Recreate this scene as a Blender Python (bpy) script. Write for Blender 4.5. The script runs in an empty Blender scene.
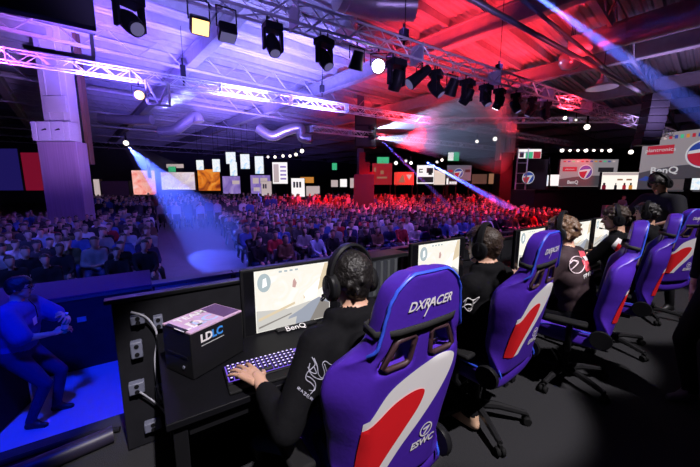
import bpy, bmesh, math, random
import numpy as np
from mathutils import Vector as V, Matrix as M, noise as mnoise
from mathutils.bvhtree import BVHTree
from mathutils.geometry import delaunay_2d_cdt
random.seed(7)
SC = bpy.context.scene
COL = SC.collection
PI = math.pi

# ------------------------------------------------------------------ camera model (also used to measure places)
FPX, HCAM = 315.0, 1.62
TH = math.atan(48.5 / FPX)
YAW = math.atan(485 / (FPX / math.cos(TH)))
FW = V((math.cos(YAW), math.sin(YAW), 0)); RT = V((math.sin(YAW), -math.cos(YAW), 0))
def ray(u, v):
    a, b = u - 350, 233.5 - v
    fx = FPX * math.cos(TH) + b * math.sin(TH)
    return FW * fx + RT * a + V((0, 0, -FPX * math.sin(TH) + b * math.cos(TH)))
CAM = V((0, 0, HCAM))
def onz(u, v, z): d = ray(u, v); return CAM + d * ((z - HCAM) / d.z)
def ony(u, v, y): d = ray(u, v); return CAM + d * (y / d.y)
def at(u, v, dist): d = ray(u, v); return CAM + d * (dist / d.dot(FW))
def proj(p):
    p = V(p) - CAM
    cx, h, z = RT.dot(p), FW.dot(p), p.z
    dz = h * math.cos(TH) - z * math.sin(TH); dy = h * math.sin(TH) + z * math.cos(TH)
    return (350 + FPX * cx / dz, 233.5 - FPX * dy / dz, dz)

# ------------------------------------------------------------------ materials
MATS = {}
def mat(name, col, rough=.55, metal=0., emit=None, es=0., var=.12, scale=14., bump=0., spec=.5):
    if name in MATS: return MATS[name]
    if any(k in name for k in ('hoodie', 'trouser', 'carpet', 'tee', 'jersey', 'polo', 'matte', 'dark_cladding', 'taupe', 'red_step', 'mast_grey', 'fixture', 'drape', 'denim', 'skirt', 'riser', 'cloth', 'desk', 'case_black', 'plastic', 'rubber', 'barrier', 'stage_black')): spec = .12
    m = bpy.data.materials.new(name); m.use_nodes = True
    nt = m.node_tree; b = nt.nodes['Principled BSDF']
    b.inputs['Roughness'].default_value = rough; b.inputs['Metallic'].default_value = metal
    b.inputs['Specular IOR Level'].default_value = spec
    tc = nt.nodes.new('ShaderNodeTexCoord'); no = nt.nodes.new('ShaderNodeTexNoise')
    no.inputs['Scale'].default_value = scale; no.inputs['Detail'].default_value = 4
    nt.links.new(tc.outputs['Object'], no.inputs['Vector'])
    mx = nt.nodes.new('ShaderNodeMix'); mx.data_type = 'RGBA'
    c = V(col)
    mx.inputs['A'].default_value = (*(c * (1 - var)), 1); mx.inputs['B'].default_value = (*[min(1, q) for q in c * (1 + var)], 1)
    nt.links.new(no.outputs['Fac'], mx.inputs['Factor']); nt.links.new(mx.outputs['Result'], b.inputs['Base Color'])
    if bump:
        bp = nt.nodes.new('ShaderNodeBump'); bp.inputs['Strength'].default_value = bump; bp.inputs['Distance'].default_value = .01
        nt.links.new(no.outputs['Fac'], bp.inputs['Height']); nt.links.new(bp.outputs['Normal'], b.inputs['Normal'])
    if emit:
        b.inputs['Emission Color'].default_value = (*emit, 1); b.inputs['Emission Strength'].default_value = es
    MATS[name] = m
    return m
def glow(name, col, s): return mat(name, (.02, .02, .02), .4, 0, col, s)
def screenmat(name, ramp, s, scale=3., dist=1.5, kind='noise'):
    """emissive display picture: soft procedural patches in the given colours"""
    m = bpy.data.materials.new(name); m.use_nodes = True
    nt = m.node_tree; b = nt.nodes['Principled BSDF']
    b.inputs['Base Color'].default_value = (.02, .02, .02, 1); b.inputs['Roughness'].default_value = .4
    tc = nt.nodes.new('ShaderNodeTexCoord'); no = nt.nodes.new('ShaderNodeTexNoise')
    no.inputs['Scale'].default_value = scale; no.inputs['Distortion'].default_value = dist; no.inputs['Detail'].default_value = 3
    nt.links.new(tc.outputs['Object'], no.inputs['Vector'])
    r = nt.nodes.new('ShaderNodeValToRGB'); e = r.color_ramp.elements
    while len(e) < len(ramp): e.new(.5)
    for k, c in enumerate(ramp):
        e[k].position = .3 + .4 * k / max(1, len(ramp) - 1); e[k].color = (*c, 1)
    nt.links.new(no.outputs['Fac'], r.inputs['Fac']); nt.links.new(r.outputs['Color'], b.inputs['Emission Color'])
    b.inputs['Emission Strength'].default_value = s
    return m

BLACK = mat('black_plastic', (.012, .012, .014), .4)
MATTE = mat('matte_black', (.010, .010, .012), .75, var=.3)
RUBBER = mat('black_rubber', (.014, .014, .015), .7)
DARKM = mat('dark_metal', (.03, .03, .035), .35, .7)
ALU = mat('truss_aluminium', (.74, .74, .77), .38, .25)
WHITE = mat('white_print', (.85, .83, .84), .6, var=.03)
RED = mat('red_print', (.80, .012, .02), .55, var=.05)
PURPLE = mat('blue_violet_leatherette', (.072, .022, .40), .38, var=.06, scale=60, bump=.08)
BLUELIT = mat('blue_lit_piping', (.04, .10, .75), .35, var=.05)  # blue glow of the hall light on the chair edges, painted into the piping
SKIN = mat('skin', (.62, .36, .25), .5, var=.06)
SKIN2 = mat('skin_tan', (.48, .27, .18), .5, var=.06)
LIP = mat('lip', (.40, .14, .12), .5)
EYE = mat('eye_dark', (.02, .015, .012), .2)
HAIRB = mat('black_hair', (.012, .010, .010), .45, var=.5, scale=90, bump=.7)
HAIRD = mat('dark_brown_hair', (.035, .020, .013), .45, var=.5, scale=90, bump=.7)
HAIRC = mat('brown_hair', (.11, .058, .03), .45, var=.5, scale=80, bump=.7)
HOODIE = mat('black_hoodie_fabric', (.0055, .0055, .007), .85, var=.3, scale=40, bump=.2)
JEANS = mat('blue_denim', (.03, .05, .16), .8, var=.2)
BLKTROUSER = mat('black_trousers', (.006, .006, .008), .85, var=.2)

# ------------------------------------------------------------------ mesh builder
class MB:
    def __init__(s): s.v, s.f, s.m = [], [], []
    def add(s, vs, fs, m=0, T=None):
        b = len(s.v)
        s.v += [tuple(T @ V(p)) if T else tuple(p) for p in vs]
        s.f += [tuple(b + i for i in f) for f in fs]; s.m += [m] * len(fs)
        return s
    def box(s, c, d, m=0, T=None):
        x, y, z = c; a, b, e = d[0] / 2, d[1] / 2, d[2] / 2
        vs = [(x + i * a, y + j * b, z + k * e) for i in (-1, 1) for j in (-1, 1) for k in (-1, 1)]
        return s.add(vs, [(0, 1, 3, 2), (4, 6, 7, 5), (0, 4, 5, 1), (2, 3, 7, 6), (0, 2, 6, 4), (1, 5, 7, 3)], m, T)
    def tube(s, pts, r, n=8, m=0, T=None, cap=True):
        pts = [V(p) for p in pts]; k = len(pts)
        rs = r if isinstance(r, (list, tuple)) else [r] * k
        vs, fs, up = [], [], None
        for i, p in enumerate(pts):
            t = (pts[min(i + 1, k - 1)] - pts[max(i - 1, 0)]).normalized()
            if up is None:
                up = t.cross(V((0, 0, 1)) if abs(t.z) < .9 else V((1, 0, 0))).normalized()
            else:
                up = (up - t * up.dot(t)).normalized()
            w = t.cross(up)
            vs += [p + (up * math.cos(2 * PI * j / n) + w * math.sin(2 * PI * j / n)) * rs[i] for j in range(n)]
        for i in range(k - 1):
            for j in range(n):
                a, b = i * n + j, i * n + (j + 1) % n
                fs.append((a, b, b + n, a + n))
        if cap: fs += [tuple(range(n - 1, -1, -1)), tuple(range((k - 1) * n, k * n))]
        return s.add(vs, fs, m, T)
    def cyl(s, a, b, r, n=12, m=0, T=None): return s.tube([a, b], r, n, m, T)
    def capsule(s, a, ra, b, rb, n=12, m=0):
        a, b = V(a), V(b); d = b - a; L = d.length
        t = d.normalized() if L > 1e-6 else V((0, 0, 1))
        pts, rs = [], []
        for q in (-.999, -.92, -.7, -.38, 0): pts.append(a + t * ra * q); rs.append(ra * math.sqrt(1 - q * q))
        for q in (0, .38, .7, .92, .999): pts.append(b + t * rb * q + t * (1e-5)); rs.append(rb * math.sqrt(1 - q * q))
        return s.tube(pts, rs, n, m)
    def ball(s, c, r, m=0, nu=14, nv=8, T=None):
        r = (r, r, r) if not isinstance(r, (tuple, list)) else r
        vs, fs = [], []
        for i in range(nv + 1):
            a = PI * (.001 + .998 * i / nv)
            for j in range(nu):
                vs.append((c[0] + r[0] * math.sin(a) * math.cos(2 * PI * j / nu), c[1] + r[1] * math.sin(a) * math.sin(2 * PI * j / nu), c[2] - r[2] * math.cos(a)))
        for i in range(nv):
            for j in range(nu):
                p, q = i * nu + j, i * nu + (j + 1) % nu
                fs.append((p, q, q + nu, p + nu))
        fs += [tuple(range(nu - 1, -1, -1)), tuple(range(nv * nu, nv * nu + nu))]
        return s.add(vs, fs, m, T)
    def lathe(s, prof, n=20, m=0, T=None):
        vs, fs = [], []
        for r, z in prof: vs += [(r * math.cos(2 * PI * j / n), r * math.sin(2 * PI * j / n), z) for j in range(n)]
        for i in range(len(prof) - 1):
            for j in range(n):
                p, q = i * n + j, i * n + (j + 1) % n
                fs.append((p, q, q + n, p + n))
        fs += [tuple(range(n - 1, -1, -1)), tuple(range((len(prof) - 1) * n, len(prof) * n))]
        return s.add(vs, fs, m, T)
    def prism(s, poly, y0, y1, m=0, T=None):
        """2-D polygon in the x-z plane pushed along y"""
        n = len(poly)
        vs = [(x, y0, z) for x, z in poly] + [(x, y1, z) for x, z in poly]
        fs = [tuple(range(n)), tuple(range(2 * n - 1, n - 1, -1))] + [(i, i + n, (i + 1) % n + n, (i + 1) % n) for i in range(n)]
        return s.add(vs, fs, m, T)
    def mesh(s, name):
        me = bpy.data.meshes.new(name); me.from_pydata(s.v, [], s.f)
        me.polygons.foreach_set('material_index', s.m)
        bm = bmesh.new(); bm.from_mesh(me); bmesh.ops.recalc_face_normals(bm, faces=bm.faces); bm.to_mesh(me); bm.free()
        return me
    def build(s, name, mats, parent=None, smooth=True, bevel=0., loc=None, rot=0., ang=40):
        me = s.mesh(name)
        for q in (mats if isinstance(mats, (list, tuple)) else [mats]): me.materials.append(q)
        return link(name, me, parent, smooth, bevel, loc, rot, ang)
def link(name, me, parent=None, smooth=True, bevel=0., loc=None, rot=0., ang=40):
    o = bpy.data.objects.new(name, me); COL.objects.link(o)
    if parent: o.parent = parent
    if loc is not None: o.location = loc
    if rot: o.rotation_euler = (0, 0, rot)
    if bevel:
        b = o.modifiers.new('b', 'BEVEL'); b.width = bevel; b.segments = 2; b.limit_method = 'ANGLE'
    if smooth and len(me.polygons):
        me.polygons.foreach_set('use_smooth', [True] * len(me.polygons))
        try: me.set_sharp_from_angle(angle=math.radians(ang))
        except Exception: pass
    return o
def tag(o, label=None, cat=None, group=None, kind=None):
    if label: o['label'] = label
    if cat: o['category'] = cat
    if group: o['group'] = group
    if kind: o['kind'] = kind
    return o
def thing(name, loc, label, cat, rot=0., group=None):
    o = bpy.data.objects.new(name, None); COL.objects.link(o); o.empty_display_size = .1
    o.location = loc; o.rotation_euler = (0, 0, rot)
    return tag(o, label, cat, group)
def copy_tree(o, parent=None):
    c = o.copy(); COL.objects.link(c)
    if parent: c.parent = parent
    for ch in list(o.children): copy_tree(ch, c)
    return c
def struct(o): o['kind'] = 'structure'; return o
def evaluated(o):
    dg = bpy.context.evaluated_depsgraph_get()
    return bpy.data.meshes.new_from_object(o.evaluated_get(dg), depsgraph=dg)
def bake(o):
    """apply the modifiers of o"""
    bpy.context.view_layer.update()
    me = evaluated(o); o.modifiers.clear(); old = o.data; o.data = me; bpy.data.meshes.remove(old)
    me.polygons.foreach_set('use_smooth', [True] * len(me.polygons))
    return o
def text_mesh(s, size, extrude=.001, res=3, shear=0., bold=0., align='CENTER'):
    c = bpy.data.curves.new('t', 'FONT'); c.body = s; c.size = size; c.extrude = extrude; c.resolution_u = res
    c.align_x = align; c.align_y = 'CENTER'; c.shear = shear; c.offset = bold
    o = bpy.data.objects.new('t', c); COL.objects.link(o); bpy.context.view_layer.update()
    me = evaluated(o); bpy.data.objects.remove(o); bpy.data.curves.remove(c)
    return me
def text(name, s, size, m, parent, T, **k):
    """lettering lying in the local x-y plane of T"""
    me = text_mesh(s, size, **k); me.transform(T); me.materials.clear(); me.materials.append(m)
    return link(name, me, parent, smooth=False)
UPRIGHT = M.Rotation(PI / 2, 4, 'X')        # text plane x-y -> x-z, reading towards -y
def remesh(mb, voxel, smooth=3):
    me = mb.mesh('r'); o = bpy.data.objects.new('r', me); COL.objects.link(o)
    r = o.modifiers.new('r', 'REMESH'); r.mode = 'VOXEL'; r.voxel_size = voxel
    if smooth:
        q = o.modifiers.new('s', 'SMOOTH'); q.iterations = smooth; q.factor = .5
    bpy.context.view_layer.update()
    out = evaluated(o); bpy.data.objects.remove(o); bpy.data.meshes.remove(me)
    return out
def me_arrays(me):
    n = len(me.vertices); co = np.empty(n * 3); me.vertices.foreach_get('co', co)
    return co.reshape(-1, 3), [tuple(p.vertices) for p in me.polygons]

# ------------------------------------------------------------------ lights
def spot(name, p, q, power, col, size=40., blend=.5, radius=.1, square=False):
    l = bpy.data.lights.new(name, 'SPOT'); l.energy = power; l.color = col; l.spot_size = math.radians(size); l.spot_blend = blend
    l.shadow_soft_size = radius; l.use_square = square
    o = bpy.data.objects.new(name, l); COL.objects.link(o); o.location = p
    o.rotation_euler = (V(q) - V(p)).to_track_quat('-Z', 'Y').to_euler()
    return o
def area(name, p, q, power, col, sx, sy):
    l = bpy.data.lights.new(name, 'AREA'); l.energy = power; l.color = col; l.shape = 'RECTANGLE'; l.size = sx; l.size_y = sy
    o = bpy.data.objects.new(name, l); COL.objects.link(o); o.location = p
    o.rotation_euler = (V(q) - V(p)).to_track_quat('-Z', 'Y').to_euler()
    return o

# ------------------------------------------------------------------ people
def ik(a, b, l1, l2, pole):
    a, b = V(a), V(b); d = b - a; L = min(d.length, (l1 + l2) * .999); t = d.normalized()
    b = a + t * L
    x = (l1 * l1 - l2 * l2 + L * L) / (2 * L); h = math.sqrt(max(0, l1 * l1 - x * x))
    p = V(pole); p = (p - t * p.dot(t)).normalized()
    return a + t * x + p * h, b
def zone(me, caps):
    """material per face: that of the nearest capsule"""
    n = len(me.polygons); c = np.empty(n * 3); me.polygons.foreach_get('center', c); c = c.reshape(-1, 3)
    best = np.full(n, 1e9); idx = np.zeros(n, int)
    for a, ra, b, rb, m in caps:
        a, b = np.array(a), np.array(b); d = b - a; L = max(1e-9, d @ d)
        t = np.clip(((c - a) @ d) / L, 0, 1)
        q = np.linalg.norm(c - (a + t[:, None] * d), axis=1) - (ra + (rb - ra) * t)
        k = q < best; best[k] = q[k]; idx[k] = m
    me.polygons.foreach_set('material_index', idx.astype('i4'))
def capmesh(caps, voxel, smooth=3, n=12):
    mb = MB()
    for a, ra, b, rb, m in caps: mb.capsule(a, ra, b, rb, n)
    me = remesh(mb, voxel, smooth); zone(me, caps)
    return me
def hand_caps(W, fwd, up, side, curl=.35, spread=.0):
    """W wrist, fwd to the knuckles, up = back of the hand, side = +1 thumb on +x"""
    y = V(fwd).normalized(); z = V(up); z = (z - y * z.dot(y)).normalized(); x = y.cross(z) * side
    W = V(W); c = []; K = 1.1
    Q = lambda a, b, e: W + (x * a + y * b + z * e) * 1.1
    mcp = [(.030, .088), (.010, .094), (-.010, .090), (-.028, .080)]
    for px, py in mcp: c.append((Q(px * .55, .005, 0), .017, Q(px, py, 0), .0125, 0))
    c.append((Q(0, .02, 0), .02, Q(0, .06, 0), .018, 0))
    for k, (px, py) in enumerate(mcp):
        p = Q(px, py, 0); a = curl * .6; sx = px / .03 * spread
        for L, r0, r1 in (((.040, .0098, .0090), (.026, .0090, .0084), (.021, .0084, .0072)), ((.045, .010, .0092), (.029, .0092, .0086), (.022, .0086, .0074)),
                          ((.041, .0096, .0090), (.027, .0090, .0084), (.021, .0084, .0072)), ((.032, .0088, .0080), (.020, .0080, .0074), (.018, .0074, .0064)))[k]:
            q = p + (y * math.cos(a) - z * math.sin(a) + x * sx) * L * 1.12
            c.append((p, r0 * 1.05, q, r1 * 1.05, 0)); p = q; a += curl
    p = Q(.022, .022, -.008)
    for (dx, dy, dz, L), (r0, r1) in zip(((.75, .62, -.2, .042), (.55, .8, -.3, .033), (.35, .9, -.35, .026)), ((.0135, .0115), (.0112, .010), (.010, .008))):
        q = p + (x * dx + y * dy + z * dz).normalized() * L
        c.append((p, r0, q, r1, 0)); p = q
    return c
class Person: pass
def human(name, label, base, yaw, top, pants, shoe, skin, hz=.54, lean=.15, twist=0., head=(0., 0.), hl=None, hr=None, fl=None, fr=None,
          pel=None, per=None, kneepole=(0, 1, .5), sleeve='long', hair=None, hairstyle='short', hood=False, bulk=0., voxel=.012, curl=(.35, .35),
          handup=((0, 0, 1), (0, 0, 1)), handdir=(None, None), hvox=.005, extra=(), trim=None, category='person', group=None, headlen=.14, smooth=3):
    """everything in the person's own frame: x right, y forward, z up, origin on the ground under the hips"""
    P = Person(); H = V((0, 0, hz)); u = V((0, math.sin(lean), math.cos(lean)))
    Rz = M.Rotation(twist, 3, 'Z'); X = Rz @ V((1, 0, 0))
    N = H + u * .52; C = H + u * .31
    S = {s: N - u * .055 + X * .185 * s for s in (-1, 1)}
    hc = N + u * .03 + V((0, .035, headlen)); P.hc = hc
    T = M.Translation(hc) @ M.Rotation(head[0], 4, 'Z') @ M.Rotation(head[1], 4, 'X'); P.T = T
    q = lambda x, y, z: T @ V((x, y, z))
    b = bulk; caps = []
    A = lambda a, ra, c, rc, m: caps.append((V(a), ra, V(c), rc, m))
    A(H - X * .08, .118 + b * .5, H + X * .08, .118 + b * .5, 2)
    A(H + u * .08 - X * .06, .120 + b * .6, H + u * .08 + X * .06, .120 + b * .6, 1)
    A(H + u * .2 - X * .065, .118 + b, H + u * .2 + X * .065, .118 + b, 1)
    A(C - X * .085, .118 + b, C + X * .085, .118 + b, 1)
    A(H + u * .42 - X * .11, .09 + b, H + u * .42 + X * .11, .09 + b, 1)
    A(S[-1], .066 + b, S[1], .066 + b, 1)
    A(N - u * .02 - X * .04, .07, N - u * .02 + X * .04, .07, 1)
    A(N - u * .03, .056, q(0, -.025, -.05), .053, 0)
    if hood:
        for k in range(9):
            a = PI * (k / 8) ; p = N + u * .035 + X * .095 * math.cos(a) + V((0, -.085 * math.sin(a) + .02, -.01))
            A(p, .04, p + V((0, .0, .005)), .04, 1)
        A(N + V((-.06, -.12, -.05)), .055, N + V((.06, -.12, -.05)), .055, 1)
    # arms
    P.wr = {}
    hands = []
    for s, tgt, pole, cu, hu, hd in ((-1, hl, pel, curl[0], handup[0], handdir[0]), (1, hr, per, curl[1], handup[1], handdir[1])):
        tgt = V(tgt) if tgt else H + V((.28 * s, .1, .02))
        el, wr = ik(S[s], tgt, .29, .255, pole or (.6 * s, -.5, -.6))
        P.wr[s] = wr; f = (wr - el).normalized()
        A(S[s], .064 + b, el, .047 + b, 1)
        if sleeve == 'long':
            A(el, .047 + b, el + (wr - el) * .68, .036 + b * .8, 1); A(el + (wr - el) * .6, .034, wr, .028, 0)
        else:
            mid = S[s] + (el - S[s]) * (.78 if sleeve == 'short' else .9)
            caps.pop(); A(S[s], .066 + b, mid, .060 + b, 1)
            if trim: A(mid, .0615 + b, mid + (el - mid).normalized() * .012, .0615 + b, 4)
            A(S[s], .046, el, .040, 0); A(el, .042, wr, .027, 0)
            if sleeve == 'short': pass
        A(wr, .026, wr + f * .03, .024, 0)
        hands += hand_caps(wr, hd or f, hu, -s, cu, .22)
        P.__dict__['el%d' % s] = el
    # legs
    for s, ft in ((-1, fl), (1, fr)):
        hip = H + V((.095 * s, 0, -.02))
        ft = V(ft) if ft else V((.14 * s, .45, .085))
        kn, an = ik(hip, ft, .44, .44, kneepole)
        A(hip, .092 + b * .5, kn, .064, 2); A(kn, .062, an + V((0, 0, .02)), .046, 2)
        d = V((.1 * s, 1, 0)).normalized()
        A(an + V((0, -.03, -.045)), .038, an + d * .13 + V((0, 0, -.052)), .031, 3)
        A(an + V((0, -.01, 0)), .042, an + d * .05 + V((0, 0, -.03)), .038, 3)
        P.__dict__['kn%d' % s] = kn
    # head
    A(q(0, -.028, .03), .079, q(0, .018, .036), .078, 0)
    A(q(0, .022, .0), .064, q(0, .047, -.075), .040, 0); A(q(-.035, .03, -.05), .036, q(.035, .03, -.05), .036, 0)
    A(q(0, .088, .012), .010, q(0, .109, -.026), .0145, 0)
    A(q(-.04, .07, .022), .014, q(.04, .07, .022), .014, 0)
    for s in (-1, 1): A(q(.079 * s, -.012, .006), .015, q(.081 * s, -.012, -.024), .012, 0)
    for e in extra: caps.append(e)
    me = capmesh(caps, voxel, smooth)
    bm = bmesh.new(); bm.from_mesh(me)
    hm = capmesh(hands, hvox, 2); bm.from_mesh(hm)
    fm = MB()
    for s in (-1, 1): fm.ball((.032 * s, .083, .006), (.015, .008, .008), 5, 8, 6, T)
    fm.tube([q(-.022, .083, -.054), q(0, .089, -.053), q(.022, .083, -.054)], .005, 6, 6)
    for s in (-1, 1): fm.tube([q(.014 * s, .092, .026), q(.034 * s, .087, .031), q(.052 * s, .074, .024)], .005, 6, 7)
    fme = fm.mesh('f'); bm.from_mesh(fme)
    bm.to_mesh(me); bm.free()
    P.H, P.u, P.X, P.N, P.S, P.C = H, u, X, N, S, C
    for m in (skin, top, pants, shoe, trim or WHITE, EYE, LIP, hair or HAIRB): me.materials.append(m)
    me.polygons.foreach_set('use_smooth', [True] * len(me.polygons))
    o = bpy.data.objects.new(name, me); COL.objects.link(o); o.location = base; o.rotation_euler = (0, 0, yaw)
    tag(o, label, category, group); P.o = o; P.Mw = M.Translation(V(base)) @ M.Rotation(yaw, 4, 'Z')
    if hair:
        hb = MB(); rnd = random.Random(len(label))
        def hbp(a, ra, c, rc): hb.capsule(q(*a), ra, q(*c), rc, 12)
        hbp((0, -.03, .045), .083, (0, .022, .062), .076); hbp((0, -.05, .01), .068, (0, -.05, -.02), .056)
        for s in (-1, 1): hbp((.035 * s, -.03, .02), .056, (.035 * s, .012, .035), .055)
        hbp((-.03, .075, .072), .022, (.03, .075, .072), .022)
        nb = {'short': 60, 'tousled': 170, 'curly': 260}[hairstyle]
        for k in range(nb):
            th, ph = rnd.uniform(0, 2 * PI), rnd.uniform(0, 1)
            d = V((math.cos(th) * math.sqrt(1 - ph * ph), math.sin(th) * math.sqrt(1 - ph * ph), ph))
            if d.y > .55 and d.z < .45: continue
            R = {'short': .088, 'tousled': .093, 'curly': .094}[hairstyle]
            p = V((d.x * R * .92, d.y * R * 1.13 - .005, .03 + d.z * R * 1.02))
            r = {'short': .011, 'tousled': .016, 'curly': .018}[hairstyle] * rnd.uniform(.7, 1.25)
            if d.z < .5 and rnd.random() < .7: p.z -= rnd.uniform(0, .07) * (d.y < .2)
            e = p + V((rnd.uniform(-.02, .02), rnd.uniform(-.02, .02), rnd.uniform(-.025, .01)))
            hb.capsule(T @ p, r, T @ e, r * .7, 7)
        hm = remesh(hb, .0075 if hairstyle != 'short' else .008, 1)
        for v in hm.vertices:
            v.co += v.normal * .003 * mnoise.noise(v.co * 120)
        hm.materials.append(hair)
        P.hair = link('hair', hm, o, ang=180)
    return P
def headset(P, label, mic=True, col=None, group=None, size=1.0):
    """over-ear headset; own thing, sits on the head of P"""
    W = P.Mw @ P.T
    t = bpy.data.objects.new('gaming_headset', None); COL.objects.link(t); t.matrix_world = W; t.empty_display_size = .1
    tag(t, label, 'headset', group)
    k = size; mb = MB()
    arc = [V((.104 * k * math.cos(a), -.012, .012 + .135 * k * math.sin(a))) for a in [PI * j / 20 for j in range(21)]]
    for a, b, in zip(arc[:-1], arc[1:]):
        pass
    n = len(arc); vs, fs = [], []
    for p in arc:
        r = (p - V((0, -.012, .012))).normalized()
        for dy, dr in ((-.02, 0), (-.014, .010), (.014, .010), (.02, 0), (.014, -.008), (-.014, -.008)): vs.append(p + V((0, dy, 0)) + r * dr)
    for i in range(n - 1):
        for j in range(6): fs.append((i * 6 + j, i * 6 + (j + 1) % 6, i * 6 + 6 + (j + 1) % 6, i * 6 + 6 + j))
    fs += [tuple(range(5, -1, -1)), tuple(range((n - 1) * 6, n * 6))]
    mb.add(vs, fs).build('headband', BLACK, t)
    for s in (-1, 1):
        R = M.Translation(V((.080 * s * k, -.012, -.012))) @ M.Rotation(s * PI / 2, 4, 'Y') @ M.Diagonal(V((1.2, 1, 1, 1)))
        c = MB(); c.lathe([(.030, .0), (.044, .003), (.047, .012), (.045, .020)], 24, 0, R).build('ear_cushion', RUBBER, t)
        c = MB(); c.lathe([(.046, .018), (.047, .026), (.043, .034), (.030, .039), (.001, .041)], 24, 0, R)
        cup = c.build('ear_cup', BLACK, t)
        r = MB(); r.lathe([(.026, .040), (.028, .0425), (.024, .0425)], 20, 0, R); r.build('ear_cup_ring', col or DARKM, cup)
        y = MB(); y.tube([V((.104 * s * k, -.012, .02)), V((.122 * s * k, -.012, .03)), V((.124 * s * k, -.012, -.01))], .007, 8).build('yoke', DARKM, t)
    if mic:
        m = MB(); m.tube([V((-.105, 0, -.04)), V((-.112, .04, -.075)), V((-.09, .09, -.088)), V((-.05, .125, -.082))], [.005, .004, .004, .004], 8)
        m.capsule(V((-.06, .118, -.083)), .008, V((-.04, .128, -.081)), .008)
        m.build('microphone', BLACK, t)
    return t

# ------------------------------------------------------------------ gaming chair
CH_H = .86
def half_w(t):
    ks = [(0, .225), (.15, .232), (.3, .245), (.43, .272), (.52, .288), (.58, .283), (.65, .245), (.71, .205), (.765, .183), (.82, .172), (.90, .158), (.95, .135), (.985, .10), (1, .072)]
    for (a, wa), (b, wb) in zip(ks, ks[1:]):
        if t <= b:
            f = (t - a) / (b - a); f = f * f * (3 - 2 * f); return wa + (wb - wa) * f
    return ks[-1][1]
def wing(s, t):
    k = max(0, min(1, (t - .02) / .15)) * max(0, min(1, (.74 - t) / .12))
    a = max(0, (abs(s) - .66) / .34)
    return .10 * k * a ** 1.4 + .015 * max(0, abs(s) - .5) * (1 - k)
def decal(poly, bvh, off=.003, step=.02, flip=False):
    """flat outline (x,z) laid onto the rear of the backrest"""
    xs = [p[0] for p in poly]; zs = [p[1] for p in poly]
    vs = [V(p) for p in poly]; n = len(vs)
    out = []
    for i in range(n):
        a, b = vs[i], vs[(i + 1) % n]; k = max(1, int((b - a).length / step))
        out += [a + (b - a) * (j / k) for j in range(k)]
    m = len(out); edges = [(i, (i + 1) % m) for i in range(m)]
    x = min(xs) + step / 2
    def inside(p):
        c = False
        for i in range(n):
            a, b = vs[i], vs[(i + 1) % n]
            if (a.y > p.y) != (b.y > p.y) and p.x < (b.x - a.x) * (p.y - a.y) / (b.y - a.y) + a.x: c = not c
        return c
    while x < max(xs):
        z = min(zs) + step / 2
        while z < max(zs):
            if inside(V((x, z))): out.append(V((x, z)))
            z += step
        x += step
    r = delaunay_2d_cdt(out, edges, [list(range(m))], 1, 1e-6)
    return project([(p.x, 0, p.y) for p in r[0]], [tuple(f) for f in r[2]], bvh, off)
def project(vs, fs, bvh, off):
    v2 = []
    for x, y, z in vs:
        h = bvh.ray_cast(V((x, -1, z)), V((0, 1, 0)))
        v2.append((x, (h[0].y if h[0] else 0) - off + y, z))
    me = bpy.data.meshes.new('d'); me.from_pydata(v2, [], fs)
    bm = bmesh.new(); bm.from_mesh(me)
    bmesh.ops.recalc_face_normals(bm, faces=bm.faces)
    for f in bm.faces:
        if f.normal.y > 0: f.normal_flip()
    bm.to_mesh(me); bm.free()
    return me
def swoosh_pts(ctrl, n=10):
    """Catmull-Rom through the control points"""
    out = []; k = len(ctrl)
    for i in range(k - 1):
        p0, p1, p2, p3 = [V(ctrl[max(0, min(k - 1, j))]) for j in (i - 1, i, i + 1, i + 2)]
        for j in range(n):
            t = j / n
            out.append(.5 * ((2 * p1) + (p2 - p0) * t + (2 * p0 - 5 * p1 + 4 * p2 - p3) * t * t + (3 * p1 - p0 - 3 * p2 + p3) * t ** 3))
    out.append(V(ctrl[-1])); return [tuple(p) for p in out]
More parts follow.
